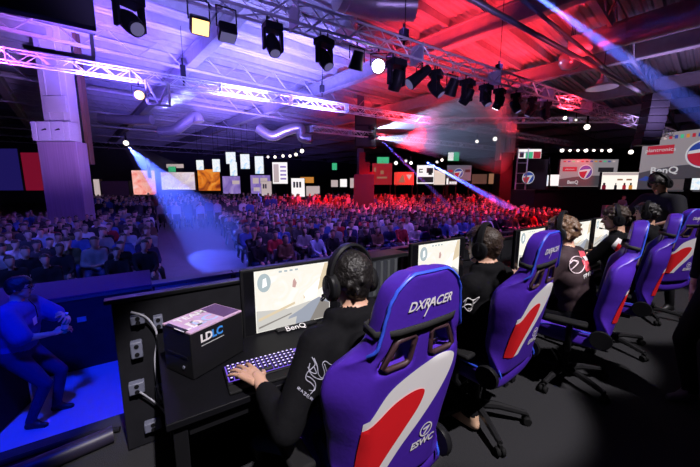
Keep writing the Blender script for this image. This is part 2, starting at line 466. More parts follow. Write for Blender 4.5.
def make_chair(label, group):
    t = thing('gaming_chair', (0, 0, 0), label, 'chair', 0, group)
    # --- backrest: grid with two openings, made thick
    ss = [-1, -.93, -.84, -.74, -.66, -.58, -.44, -.30, -.17, -.08, 0, .08, .17, .30, .44, .58, .66, .74, .84, .93, 1]
    tt = [0, .04, .1, .17, .24, .31, .38, .45, .51, .56, .61, .645, .675, .705, .735, .765, .80, .84, .88, .92, .955, .98, 1]
    vs, fs = [], []
    for b in tt:
        w = half_w(b)
        for a in ss: vs.append((a * w, wing(a, b) + .02 * math.sin(PI * min(1, b / .9)) * 0 + .035 * max(0, b - .74), b * CH_H))
    ns = len(ss)
    for j in range(len(tt) - 1):
        for i in range(ns - 1):
            a, b = (ss[i] + ss[i + 1]) / 2, (tt[j] + tt[j + 1]) / 2
            if .17 < abs(a) < .66 and .645 < b < .765: continue
            fs.append((j * ns + i, j * ns + i + 1, j * ns + ns + i + 1, j * ns + ns + i))
    mb = MB(); mb.add(vs, fs)
    bk = mb.build('backrest', PURPLE, None)
    so = bk.modifiers.new('s', 'SOLIDIFY'); so.thickness = .075; so.offset = 0
    sb = bk.modifiers.new('u', 'SUBSURF'); sb.levels = 2; sb.render_levels = 2
    bake(bk)
    co, fc = me_arrays(bk.data)
    bvh = BVHTree.FromPolygons([V(c) for c in co], fc)
    TB = M.Translation(V((0, -.235, .515))) @ M.Rotation(math.radians(9), 4, 'X')
    def onback(me, name, m, par=None):
        me.transform(TB); me.materials.clear(); me.materials.append(m)
        return link(name, me, par or bk, ang=60)
    bk.data.transform(TB); bk.parent = t
    top = CH_H
    W = [(-.185, top - .47), (-.175, top - .455), (-.125, top - .39), (-.06, top - .355), (.04, top - .325), (.12, top - .318), (.165, top - .33), (.176, top - .36), (.160, top - .42), (.115, top - .50), (.05, top - .58), (-.03, top - .66), (-.09, top - .735)]
    Rr = [(-.19, top - .50), (-.15, top - .475), (-.09, top - .44), (-.02, top - .425), (.03, top - .432), (.045, top - .455), (.025, top - .51), (-.03, top - .58), (-.10, top - .665), (-.15, top - .735)]
    onback(decal(swoosh_pts(W, 6) + [(-.20, top - .735), (-.205, top - .48)], bvh, .003), 'white_swoosh', WHITE)
    onback(decal(swoosh_pts(Rr, 6) + [(-.205, top - .735), (-.207, top - .51)], bvh, .0055), 'red_swoosh', RED)
    def lettering(name, s, size, x, z, **k):
        me = text_mesh(s, size, extrude=0, res=4, **k); me.transform(M.Translation(V((x, 0, z))) @ UPRIGHT)
        c, f = me_arrays(me)
        onback(project([tuple(p) for p in c], f, bvh, .004), name, WHITE)
    lettering('headrest_lettering', 'DXR', .043, -.046, top - .10, shear=.3, bold=.0008)
    lettering('headrest_lettering', 'ACER', .043, .050, top - .10, shear=.3, bold=.0008)
    mb = MB()
    c, f = [], []
    onback(project([(-.022, 0, top - .142), (-.016, 0, top - .142), (.014, 0, top - .084), (.008, 0, top - .084)], [(0, 1, 2, 3)], bvh, .005), 'headrest_lettering', WHITE)
    cx, cz = .095, top - .645
    ring = [(cx + r * math.cos(a), 0, cz + r * math.sin(a)) for r in (.026, .032) for a in [2 * PI * j / 32 for j in range(32)]]
    onback(project(ring, [(j, (j + 1) % 32, 32 + (j + 1) % 32, 32 + j) for j in range(32)], bvh, .004), 'emblem', WHITE)
    onback(project([(cx - .016, 0, cz + .010), (cx + .020, 0, cz + .014), (cx + .016, 0, cz + .003), (cx - .004, 0, cz - .022), (cx - .012, 0, cz - .020), (cx + .004, 0, cz + .003), (cx - .014, 0, cz + .001)], [(0, 1, 2, 5, 6), (2, 3, 4, 5)], bvh, .004), 'emblem', WHITE)
    lettering('emblem_lettering', 'ESWC', .044, .085, top - .70, bold=.0015, shear=.15)
    # piping round the rim, blue hall light put into its colour
    rim = []
    for b in [j / 60 for j in range(61)]: rim.append((half_w(b), b))
    mbp = MB()
    pl = [V((-w * .985, wing(-1, b) + .035 * max(0, b - .74) - .038, b * CH_H)) for w, b in rim]
    pr = [V((w * .985, wing(1, b) + .035 * max(0, b - .74) - .038, b * CH_H)) for w, b in reversed(rim)]
    mbp.tube(pl + pr, .006, 6); me = mbp.mesh('p'); onback(me, 'piping', BLUELIT)
    # frames of the two openings
    for s in (-1, 1):
        w0, w1 = half_w(.645), half_w(.765); z0, z1 = .645 * CH_H, .765 * CH_H
        pts = [(s * .19 * w0, z0 + .012), (s * .19 * w1, z1 - .012), (s * .24 * w1, z1 - .002), (s * .60 * w1, z1 - .006), (s * .64 * w1, z1 - .018), (s * .64 * w0, z0 + .016), (s * .58 * w0, z0 + .004), (s * .26 * w0, z0 + .002), (s * .19 * w0, z0 + .012), (s * .19 * w1, z1 - .012)]
        q = []
        for (x, z) in pts: q.append(V((x, -.032, z)))
        m2 = MB(); m2.tube(q, .009, 8); onback(m2.mesh('h'), 'opening_trim', mat('brown_black_trim', (.05, .022, .03), .5))
    # elastic strap across the headrest foot
    m2 = MB(); zb = top - .178; w = half_w(zb / CH_H) + .012
    loop = [(-w, -.03), (-w * .6, -.052), (0, -.056), (w * .6, -.052), (w, -.03), (w, .03), (w * .6, .062), (0, .066), (-w * .6, .062), (-w, .03)]
    vv = []
    for z in (zb - .014, zb + .014): vv += [(x, y + .012, z) for x, y in loop]
    k = len(loop)
    m2.add(vv, [(i, (i + 1) % k, k + (i + 1) % k, k + i) for i in range(k)])
    so_ = onback(m2.mesh('s'), 'strap', mat('black_elastic', (.012, .012, .013), .8), t)
    q = so_.modifiers.new('s', 'SOLIDIFY'); q.thickness = .006
    # seat
    gx = [-1, -.9, -.78, -.64, -.4, 0, .4, .64, .78, .9, 1]; gy = [-.25, -.2, -.1, 0, .1, .2, .255, .285]
    vs, fs = [], []
    for y in gy:
        for a in gx:
            w = .265 if y < .1 else .265 - .02 * (y - .1) / .185
            z = .45 + .045 * max(0, (abs(a) - .55) / .45) ** .8 + (-.03 if y > .27 else 0) + .012 * (y > .1)
            vs.append((a * w, y, z))
    n = len(gx)
    fs = [(j * n + i, j * n + i + 1, j * n + n + i + 1, j * n + n + i) for j in range(len(gy) - 1) for i in range(n - 1)]
    st = MB().add(vs, fs).build('seat', PURPLE, t)
    q = st.modifiers.new('s', 'SOLIDIFY'); q.thickness = .11; q.offset = 0
    q = st.modifiers.new('u', 'SUBSURF'); q.levels = 2; q.render_levels = 2
    bake(st)
    mb = MB(); mb.tube([V((-.262, -.22, .54)), V((-.264, .1, .545)), V((-.245, .28, .505)), V((0, .315, .455)), V((.245, .28, .505)), V((.264, .1, .545)), V((.262, -.22, .54))], .006, 6)
    mb.build('seat_piping', BLUELIT, st)
    # base
    mb = MB(); mb.lathe([(.05, .06), (.055, .10), (.03, .12), (.028, .24), (.022, .24), (.022, .36)], 18).build('gas_lift', BLACK, t)
    MB().box((0, 0, .375), (.22, .30, .05)).build('tilt_mechanism', DARKM, t, bevel=.01)
    for k in range(5):
        a = 2 * PI * k / 5 + .35; R = M.Rotation(a, 4, 'Z')
        m2 = MB(); m2.tube([(.03, 0, .10), (.15, 0, .105), (.30, 0, .085), (.335, 0, .08)], [.032, .026, .020, .018], 8, 0, R)
        arm = m2.build('base_arm', mat('base_black_gloss', (.02, .02, .022), .25), t)
        c = MB()
        for s in (-1, 1): c.lathe([(.001, -.012), (.024, -.012), (.029, -.006), (.029, .006), (.024, .012), (.001, .012)], 14, 0, R @ M.Translation(V((.34, .016 * s, .029))) @ M.Rotation(PI / 2, 4, 'X'))
        c.box((.335, 0, .055), (.03, .018, .04), 0, R)
        c.build('caster', RUBBER, arm)
    for s in (-1, 1):
        m2 = MB(); m2.tube([(.12 * s, -.02, .38), (.28 * s, -.03, .385), (.315 * s, -.03, .43), (.315 * s, -.03, .60)], [.022, .022, .022, .02], 8).build('armrest_post', BLACK, t)
        m2 = MB(); m2.box((.315 * s, 0, .62), (.09, .27, .03)).build('armrest_pad', RUBBER, t, bevel=.012)
    # hinge covers joining back and seat
    for s in (-1, 1):
        m2 = MB(); m2.lathe([(.001, -.015), (.065, -.015), (.07, 0), (.065, .015), (.001, .015)], 20, 0, M.Translation(V((.282 * s, -.215, .52))) @ M.Rotation(PI / 2, 4, 'Y')).build('hinge_cover', BLACK, t)
    return t

# ------------------------------------------------------------------ stage and pit
CARPET = mat('stage_carpet', (.034, .034, .038), .9, var=.35, scale=160, bump=.4)
MB().box((14, -5.7, -.05), (48, 16.6, .1)).build('floor_stage', CARPET, smooth=False)
struct(bpy.data.objects['floor_stage'])
struct(MB().box((14, 2.57, -.55), (48, .06, .9)).build('trim_4', mat('stage_skirt', (.01, .01, .012), .9), smooth=False))
HALLF = mat('hall_floor_boards', (.11, .075, .12), .45, var=.3, scale=3)
struct(MB().box((20, 35, -1.05), (140, 90, .1)).build('floor', HALLF, smooth=False))
struct(MB().box((14, 4.1, -.995), (48, 3.0, .012)).build('floor_pit', mat('pit_pale_vinyl', (.40, .44, .60), .5, var=.05, scale=5), smooth=False))
BARR = mat('black_riser_cladding', (.022, .020, .030), .55, var=.3, scale=6)
RTOP = mat('riser_carpet', (.10, .05, .11), .85, var=.2, scale=60)
t = thing('stage_riser', (-2.2, 6.1, -1), 'low black riser with a purple carpeted top in front of the left crowd', 'riser')
MB().box((0, 0, .54), (4.4, 1.0, 1.08)).build('body', BARR, t, bevel=.01)
MB().box((0, 0, 1.095), (4.42, 1.02, .03)).build('carpeted_top', RTOP, t, bevel=.005)
MB().box((0, -.515, 1.06), (4.42, .012, .035)).build('edge_strip', mat('worn_edge', (.10, .10, .12), .5, .3), t)
MB().box((1.35, -.515, .75), (.10, .012, .07)).build('socket_plate', mat('socket_grey', (.35, .35, .4), .5), t)
MB().box((1.05, -.515, .62), (.30, .01, .012)).build('socket_plate', mat('socket_grey', (.35, .35, .4), .5), t)
ordn = ['first', 'second', 'third', 'fourth', 'fifth', 'sixth', 'seventh', 'eighth', 'ninth', 'tenth', 'eleventh', 'twelfth', 'thirteenth', 'fourteenth', 'fifteenth', 'sixteenth', 'seventeenth', 'eighteenth', 'nineteenth', 'twentieth', 'twenty-first', 'twenty-second', 'twenty-third', 'twenty-fourth', 'twenty-fifth', 'twenty-sixth', 'twenty-seventh', 'twenty-eighth', 'twenty-ninth', 'thirtieth'] + ['%s-%s' % (a, b) for a in ('thirty', 'forty', 'fifty') for b in ('first', 'second', 'third', 'fourth', 'fifth', 'sixth', 'seventh', 'eighth', 'ninth', 'tenth')]
bar0 = None
for k in range(9):
    lab = 'black crowd barrier section with grey face, %s along from the purple topped riser' % ordn[k]
    if not bar0:
        bar0 = thing('crowd_barrier', (.62, 5.72, -1), lab, 'barrier', 0, 'crowd barriers along the pit')
        MB().box((0, 0, .53), (1.2, .16, 1.06)).build('panel', BARR, bar0, bevel=.008)
        MB().box((0, -.09, .95), (1.14, .02, .20)).build('face_board', mat('barrier_grey_board', (.16, .16, .20), .6), bar0, bevel=.004)
        MB().box((0, 0, 1.08), (1.21, .24, .04)).build('top_rail', mat('barrier_rail', (.12, .12, .15), .4, .4), bar0, bevel=.006)
    else:
        c = copy_tree(bar0); c.location.x = .62 + 1.225 * k; c['label'] = lab
# pipe and cables lying at the stage edge
m = MB(); m.tube([(-2.2, 2.1, .05), (-1.2, 2.2, .05), (-.6, 2.28, .05), (-.28, 2.33, .05)], .05, 12)
tag(m.build('cable_cover', mat('purple_grey_hose', (.03, .025, .05), .45), smooth=True), 'fat grey cable hose lying along the dark stage edge', 'cable')
m = MB(); m.tube([(-1.4, 2.42, .02), (-.9, 2.46, .02), (-.4, 2.44, .03), (-.25, 2.4, .02)], .018, 8)
tag(m.build('cable', RUBBER), 'thin black cable lying at the stage edge beside the grey hose', 'cable')
m = MB(); m.box((-1.3, 2.12, .11), (.09, .05, .03)); 
tag(m.build('power_adapter', mat('adapter_orange', (.35, .12, .05), .5), bevel=.01), 'small orange brown plug box on the hose at the stage edge', 'adapter')
bpy.data.objects['power_adapter'].location.z = -.0

# ------------------------------------------------------------------ desks
DESKM = mat('black_desk_laminate', (.006, .006, .008), .5, var=.2)
def desk(x0, x1, label):
    c = (x0 + x1) / 2; w = x1 - x0
    t = thing('gaming_desk', (c, 1.66, 0), label, 'desk', 0, 'player desks in a row')
    MB().box((0, 0, .735), (w - .006, .86, .03)).build('desktop', DESKM, t, bevel=.004)
    for sx in (-1, 1):
        for sy in (-1, 1): MB().box((sx * (w / 2 - .05), sy * .38, .36), (.05, .05, .72)).build('leg', DARKM, t, bevel=.004)
    MB().box((0, -.38, .68), (w - .16, .03, .06)).build('apron', DARKM, t)
    MB().box((0, .40, .45), (w - .11, .02, .5)).build('modesty_panel', MATTE, t)
    return t
edges = [.0, 1.2, 2.4, 3.5, 4.55, 5.6]
for k in range(5): desk(edges[k], edges[k + 1], 'black gaming desk of the %s player from the camera' % ['nearest', 'second', 'third', 'fourth', 'fifth'][k])
t = thing('privacy_screen', (2.7, 2.19, 0), 'long black panel standing upright behind the row of desks', 'panel')
for k in range(6):
    MB().box((-2.42 + .97 * k, 0, .485), (.955, .04, .95)).build('board', mat('drape_black', (.014, .014, .018), .8, var=.3), t, bevel=.004)
MB().box((0, 0, .965), (5.86, .07, .025)).build('cap_rail', DARKM, t, bevel=.004)
for k in range(9):
    MB().cyl((-.85 + .22 * k - 1.3, -.024, .05), (-.85 + .22 * k - 1.3, -.024, .95), .006, 6).build('rib', DARKM, t)
# sockets and boxes fixed on the end of the panel
DEV = mat('grey_device', (.16, .17, .24), .45, var=.15)
devs = [(-.08, .84, .07, .05, 'patch_box', 'small grey patch box at the top of the cabled panel end'), (.02, .80, .05, .08, 'network_switch', 'grey network box right of the top patch box on the panel end'),
        (-.10, .66, .06, .10, 'power_strip', 'upright grey power strip high on the cabled panel end'), (.03, .58, .05, .06, 'power_adapter', 'grey power adapter at mid height on the panel end'),
        (-.12, .42, .08, .07, 'power_adapter', 'pale grey power adapter low on the panel end'), (.0, .33, .06, .12, 'power_strip', 'upright grey power strip low on the panel end'), (-.06, .14, .09, .06, 'patch_box', 'small grey box at the foot of the panel end')]
for x, z, w, h, nm, lab in devs:
    t = thing(nm, (x, 2.15, z), lab, 'adapter')
    MB().box((0, 0, 0), (w, .05, h)).build('case', DEV, t, bevel=.006)
    for j in range(2): MB().cyl((0, -.024, -h * .25 + h * .5 * j), (0, -.030, -h * .25 + h * .5 * j), .012, 10).build('socket', BLACK, t)
GREYC = mat('pale_grey_cable', (.50, .50, .58), .45)
def cable(pts, r, lab, m=GREYC):
    o = []
    P = [V(p) for p in pts]
    q = swoosh3(P)
    return tag(MB().tube(q, r, 8).build('cable', m, ang=180), lab, 'cable')
def swoosh3(c, n=8):
    out = []; k = len(c)
    for i in range(k - 1):
        p0, p1, p2, p3 = [V(c[max(0, min(k - 1, j))]) for j in (i - 1, i, i + 1, i + 2)]
        for j in range(n):
            t = j / n
            out.append(.5 * ((2 * p1) + (p2 - p0) * t + (2 * p0 - 5 * p1 + 4 * p2 - p3) * t * t + (3 * p1 - p0 - 3 * p2 + p3) * t ** 3))
    return out + [V(c[-1])]
yp = 2.12
def cp(*uv): return [ony(u, v, yp) for u, v in uv]
cable(cp((131, 312), (147, 318), (157, 335), (155, 362), (160, 395), (172, 412), (182, 425), (181, 438), (170, 430)), .006, 'pale grey cable looping down the left end of the black panel')
cable(cp((140, 392), (152, 400), (163, 410), (170, 425), (173, 445), (178, 458)), .005, 'pale cable hanging low beside the looping cable at the panel end')
cable([ony(u, v, 1.98) for u, v in ((240, 335), (233, 342), (232, 350), (240, 358), (252, 362), (262, 360))], .003, 'thin pale cable curving from the computer case towards the keyboard')

# ------------------------------------------------------------------ computer case on the first desk
CASE = mat('case_black', (.012, .012, .014), .4)
bx = onz(190, 333, .98); ax = onz(167, 323, .98); ex = onz(242, 310, .98)
long_ = (ex - bx); long_.z = 0; L = long_.length; lx = long_.normalized(); ly = V((-lx.y, lx.x, 0)); Wd = .21
rz = math.atan2(lx.y, lx.x)
t = thing('computer_case', V((bx.x, bx.y, .75)), 'small black computer case with pale lilac printed top on the nearest desk', 'computer', rz)
MB().box((L / 2, Wd / 2, .112), (L, Wd, .216)).build('body', CASE, t, bevel=.004)
top = MB().box((L / 2, Wd / 2, .2235), (L * .995, Wd * .99, .009)).build('printed_top', mat('lilac_print', (.62, .42, .60), .4, var=.04), t, bevel=.002)
for k in range(13):
    MB().box((L * (.66 + .025 * k), Wd / 2, .229), (.004, Wd * .86, .003), 0).build('vent_slot', mat('vent_dark', (.15, .08, .22), .6), top)
LB = mat('blue_letter', (.05, .30, .80), .5)
TT = M.Translation(V((L * .33, Wd * .62, .2292)))
text('top_lettering', 'LD', .10, WHITE, top, M.Translation(V((L * .17, Wd * .32, .2292))), extrude=.0004, bold=.002)
text('top_lettering', 'LC', .10, mat('pale_blue_letter', (.50, .62, .95), .5), top, M.Translation(V((L * .42, Wd * .32, .2292))), extrude=.0004, bold=.002)
text('top_lettering', 'TEAM', .062, WHITE, top, M.Translation(V((L * .40, Wd * .78, .2292))), extrude=.0004, bold=.0015)
MB().box((L * .02, Wd * .5, .2292), (.016, Wd * .7, .002)).build('top_notch', CASE, top)
text('side_lettering', 'LD', .052, WHITE, t, M.Translation(V((L * .27, -.0006, .178))) @ UPRIGHT, extrude=.0006, bold=.002)
text('side_lettering', 'LC', .052, LB, t, M.Translation(V((L * .47, -.0006, .178))) @ UPRIGHT, extrude=.0006, bold=.002)
MB().box((L * .38, -.001, .145), (L * .42, .002, .003)).build('side_line', mat('grey_letter', (.5, .5, .5), .5), t)
MB().box((-.001, Wd * .5, .10), (.003, Wd * .7, .012)).build('drive_slot', DARKM, t)
MB().cyl((-.001, Wd * .3, .05), (-.005, Wd * .3, .05), .008, 12).build('power_button', DEV, t)

# ------------------------------------------------------------------ monitors
def flat(pts, y=0.): return [(x, y, z) for x, z in pts]
SCR_BG = screenmat('game_sky_and_sand', [(1., .98, .93), (.93, .88, .78), (1., 1., 1.)], 1.05, 6)
SC_W = glow('game_wall', (.80, .66, .45), .95); SC_G = glow('game_gun', (.42, .46, .56), .8); SC_D = glow('game_dark', (.36, .33, .30), .7); SC_P = glow('game_white', (1, 1, 1), 1.1); SC_R = glow('game_radar', (.55, .66, .70), .8)
SC_F = glow('game_floor', (.70, .68, .64), .9); SC_PK = glow('game_figure', (.75, .45, .42), .8)
def monitor(x, y, z0, w, h, rot, label, pic, back=True):
    t = thing('monitor', (x, y, .75), label, 'monitor', rot, 'player monitors on the desks')
    zc = z0 + h / 2 - .75
    MB().box((0, 0, zc), (w, .035, h)).build('bezel', BLACK, t, bevel=.006)
    MB().box((0, .03, zc), (w * .6, .03, h * .6)).build('rear_housing', BLACK, t, bevel=.01)
    sw, sh = (h - .045) * 1.30, h - .045
    MB().box((0, -.0176, zc + .006), (w - .03, .002, sh + .005)).build('dark_screen_glass', mat('screen_glass_black', (.006, .006, .008), .2), t, smooth=False)
    s = MB().box((0, -.0189, zc + .006), (sw, .002, sh)).build('screen', SCR_BG, t, smooth=False)
    def patch(name, poly, m, dy=.0):
        MB().add([(-sw / 2 + px * sw, -.0205 - dy, zc + .006 - sh / 2 + pz * sh) for px, pz in poly], [tuple(range(len(poly)))], 0).build(name, m, s, smooth=False)
    if pic >= 1:
        patch('picture_floor', [(0.01, .01), (.99, .01), (.99, .30), (.7, .36), (.4, .30), (.01, .36)], SC_F)
        patch('picture_building', [(.62, .42), (.99, .62), (.99, .99), (.93, .99), (.86, .74), (.62, .5)], SC_W, .0003)
        patch('picture_building', [(.62, .50), (.86, .74), (.80, .42), (.66, .38)], SC_P, .0006)
        patch('picture_steps', [(.03, .18), (.5, .36), (.5, .40), (.03, .23)], SC_W, .0005)
        patch('picture_steps', [(.03, .06), (.45, .20), (.45, .22), (.03, .09)], SC_D, .0006)
        patch('picture_gun', [(.50, .01), (.98, .01), (.98, .30), (.84, .40), (.74, .36), (.60, .26), (.42, .16), (.40, .12), (.52, .14)], SC_G, .0009)
        patch('picture_arm', [(.70, .01), (.99, .01), (.99, .26), (.86, .34), (.80, .22)], SC_D, .0012)
        ci = [(.115 + .082 * math.cos(a), .80 + .15 * math.sin(a)) for a in [2 * PI * j / 24 for j in range(24)]]
        patch('radar_disc', ci, SC_R, .0006); patch('radar_map', [(.09, .72), (.15, .75), (.14, .88), (.10, .86)], SC_P, .0012)
        patch('picture_figure', [(.47, .66), (.51, .64), (.53, .72), (.50, .80), (.48, .76)], SC_PK, .0008)
        for k in range(4): patch('score_mark', [(.30 + .07 * k, .93), (.34 + .07 * k, .93), (.34 + .07 * k, .96), (.30 + .07 * k, .96)], SC_R, .0006)
    MB().box((0, .05, (z0 - .75) / 2 + .10), (.07, .03, z0 - .75 + .20)).build('stand_post', BLACK, t, bevel=.006)
    MB().box((0, .04, .008), (.26, .20, .016)).build('stand_foot', BLACK, t, bevel=.006)
    return t
monitor(.735, 1.755, .735, .63, .415, math.radians(-2), 'large black framed monitor on the nearest desk showing a pale game scene', 1)
monitor(1.985, 1.71, .76, .64, .42, math.radians(0), 'monitor in front of the second player with a sandy game scene', 1)
monitor(3.29, 1.64, .78, .62, .41, 0, 'monitor left of the player in the printed jersey', 1)
monitor(4.5, 1.66, .78, .62, .41, 0, 'monitor in front of the fourth player at the far desks', 1)
monitor(5.2, 1.68, .78, .62, .41, 0, 'last monitor of the row before the standing man', 1)
# second computer tower between the first two monitors
t = thing('computer_case', (1.56, 1.93, .75), 'dark computer tower with grey side bars left of the second monitor', 'computer')
MB().box((0, 0, .165), (.42, .2, .33)).build('body', CASE, t, bevel=.006)
MB().box((.0, -.1015, .165), (.38, .004, .28)).build('side_panel', mat('smoked_panel', (.045, .05, .06), .25), t)
for k in range(5): MB().box((-.14 + .07 * k, -.1045, .165), (.025, .003, .26)).build('side_bar', mat('bar_grey', (.09, .10, .11), .4), t)

# ------------------------------------------------------------------ keyboards and mice
KEYC = mat('keycap_black', (.016, .014, .02), .45)
KEYL = glow('key_legend_light', (.60, .50, 1.0), 2.2)
KEYG = glow('keyboard_backlight', (.22, .10, .95), .9)
def keyboard(p, rot, label, keys=True):
    t = thing('keyboard', p, label, 'keyboard', rot, 'keyboards on the player desks')
    MB().box((0, 0, .012), (.46, .155, .022)).build('case', BLACK, t, bevel=.005)
    MB().box((0, -.10, .008), (.46, .06, .014)).build('wrist_rest', RUBBER, t, bevel=.005)
    MB().box((0, .002, .0235), (.445, .135, .001)).build('backlight', KEYG, t, smooth=False)
    if not keys:
        for r in range(5):
            MB().box((0, -.052 + .026 * r, .029), (.43, .019, .010)).build('key_row', KEYC, t, bevel=.002)
            MB().box((0, -.052 + .026 * r, .0345), (.40, .006, .001)).build('key_row_legends', KEYL, t, bevel=0)
        return t
    k1 = MB().box((0, 0, .005), (.0168, .0168, .011)); km = k1.mesh('key')
    km.materials.append(KEYC); lg = MB().add([(-.0042, -.0035, .0108), (.0042, -.0035, .0108), (.0042, .0045, .0108), (-.0042, .0045, .0108)], [(0, 1, 2, 3)]).mesh('legend'); lg.materials.append(KEYL)
    n = 0
    for r in range(5):
        z = .0235
        for c in range(20):
            if r == 0 and 4 <= c <= 8: continue
            if c == 15: continue
            o = bpy.data.objects.new('keycap', km); COL.objects.link(o); o.parent = t; o.location = (-.2085 + .0219 * c, -.053 + .0265 * r, z)
            l = bpy.data.objects.new('legend', lg); COL.objects.link(l); l.parent = o
    o = MB().box((-.2085 + .0219 * 6, -.053, .0285), (.105, .0168, .011)).build('space_bar', KEYC, t, bevel=.002)
    return t
kb = onz(272, 367, .76)
kang = math.atan2(onz(318, 352, .76).y - onz(232, 376, .76).y, onz(318, 352, .76).x - onz(232, 376, .76).x)
keyboard((.475, 1.385, .75), kang, 'black keyboard with glowing violet keys on the nearest desk')
keyboard((1.95, 1.40, .75), 0, 'backlit keyboard under the second player', False)
keyboard((3.0, 1.42, .75), 0, 'backlit keyboard before the player in the printed jersey', False)
keyboard((3.98, 1.42, .75), 0, 'backlit keyboard at the fourth desk', False)
def mouse(p, lab):
    t = thing('mouse', p, lab, 'mouse', 0, 'computer mice on the desks')
    m = MB(); m.ball((0, 0, .012), (.032, .058, .026), 0, 16, 10); m.build('shell', BLACK, t)
    MB().cyl((-.004, .03, .036), (.004, .03, .036), .009, 12).build('wheel', KEYL, t)
mouse((1.02, 1.36, .753), 'black mouse under the right hand of the nearest player')
# white letters on the foot of the nearest monitor and the cable tangle behind it
text('stand_lettering', 'BenQ', .055, WHITE, None, M.Identity(4))
sl = bpy.data.objects['stand_lettering']; sl.parent = [o for o in bpy.data.objects if o.name == 'monitor'][0]
sl.location = (-.02, -.075, .022); sl.rotation_euler = (.35, 0, 0)
cable([(1.0, 1.9, .80), (.95, 1.88, .86), (.86, 1.9, .90), (.88, 1.92, .84), (.98, 1.9, .82), (1.06, 1.87, .88), (1.02, 1.86, .93)], .004, 'black cable coiled behind the nearest monitor', BLACK)

# ------------------------------------------------------------------ chairs
def chair_spot(u, v, ztop, rot):
    p = onz(u, v, ztop); a = 0.235 + .86 * math.sin(math.radians(9)) + .01
    return V((p.x - a * math.sin(rot), p.y + a * math.cos(rot), 0))
ZT = .515 + .86 * math.cos(math.radians(9)) + .01
ch0 = make_chair('blue violet racing chair nearest the camera, its white and red swoosh filling the back', 'racing chairs of the players')
CH = [(429, 266, 0), (552, 230, 5), (646, 220, 17), (680, 213, 15), (700, 208, -22)]
labs = [None, 'blue violet racing chair behind the second player, second from the camera', 'blue violet racing chair seen edge on behind the player in the printed jersey', 'blue violet racing chair seen edge on, fourth from the camera', 'farthest racing chair of the row, turned so its swoosh shows at the right edge']
chairs = []
for k, (u, v, r) in enumerate(CH):
    c = ch0 if k == 0 else copy_tree(ch0)
    if labs[k]: c['label'] = labs[k]
    c.location = chair_spot(u, v, ZT, math.radians(r)); c.rotation_euler = (0, 0, math.radians(r)); chairs.append(c)
    print('chair', k, c.location)
for (u, v), lab in (((435, 233), 'blue racing chair on the hall floor whose headrest shows above the second monitor'), ((398, 250), 'blue racing chair on the hall floor whose headrest shows behind the first player')):
    c = copy_tree(ch0); c['label'] = lab; c['group'] = 'racing chairs on the hall floor'
    p = onz(u, v, ZT - 1); c.location = V((p.x, p.y, -1)); c.rotation_euler = (0, 0, PI); 

# ------------------------------------------------------------------ players and staff
SHOEB = mat('black_shoe', (.015, .015, .017), .5)
SHOET = mat('tan_white_shoe', (.70, .45, .30), .5)
c = chairs[0].location
x0 = .735
p1 = human('person', 'seated person in a black hoodie with snake print sleeve and headset at the nearest monitor', (.70, .95, 0), .05, HOODIE, JEANS, SHOEB, SKIN, hz=.555, lean=.14, head=(.0, -.06),
           hl=(-.35, .26, .83), hr=(.28, .40, .80), fl=(-.2, .75, .09), fr=(.16, .62, .09), pel=(-.3, -.8, -.6), hair=HAIRB, hood=True, bulk=.012, smooth=5, curl=(.20, .35), hvox=.0038, handdir=((-.22, .97, -.02), None), category='person', headlen=.13)
headset(p1, 'black headset worn by the person in the hoodie at the nearest monitor')
x = .0
# snake print and lettering on the left sleeve of player one
LOGO = mat('grey_sleeve_print', (.42, .42, .52), .6)
def on_body(P, curves, r, name, m, off=.003):
    co, fc = me_arrays(P.o.data); Wm = P.Mw
    vs = [Wm @ V(q) for q in co]; bvh = BVHTree.FromPolygons(vs, fc); inv = Wm.inverted()
    for cv in curves:
        pts = []
        for (u, v) in cv:
            d = ray(u, v).normalized(); h = bvh.ray_cast(CAM, d)
            if h[0]: pts.append(inv @ (h[0] + h[1] * off))
        if len(pts) > 1: MB().tube(swoosh3(pts, 5), r, 6).build(name, m, P.o, ang=180)
snake = [[(312, 357), (315, 364), (311, 369), (307, 373), (306, 379), (311, 383), (314, 388), (310, 394)],
         [(314, 358), (317, 366), (318, 374), (322, 378), (324, 372), (322, 364), (325, 361), (330, 364), (333, 364)],
         [(310, 363), (309, 370), (313, 376), (319, 379), (325, 378), (326, 371), (324, 364)],
         [(308, 367), (311, 372), (316, 373), (314, 367)], [(307, 376), (311, 378), (315, 383), (314, 390), (309, 390)]]
on_body(p1, snake, .0016, 'snake_print', LOGO)
letters = {'A': [[(0, 0), (.5, 1), (1, 0)], [(.25, .45), (.75, .45)]], 'Z': [[(0, 1), (1, 1), (0, 0), (1, 0)]], 'E': [[(1, 1), (0, 1), (0, 0), (1, 0)], [(0, .5), (.8, .5)]], 'R': [[(0, 0), (0, 1), (1, .9), (1, .6), (0, .5), (1, 0)]]}
for k, ch in enumerate('RAZER'):
    bu, bv = 297.5 + 3.0 * k, 389 + 2.5 * k
    on_body(p1, [[(bu + 2.0 * a + .9 * b, bv + 1.5 * a - 2.4 * b) for a, b in st] for st in letters[ch]], .0012, 'sleeve_lettering', LOGO)

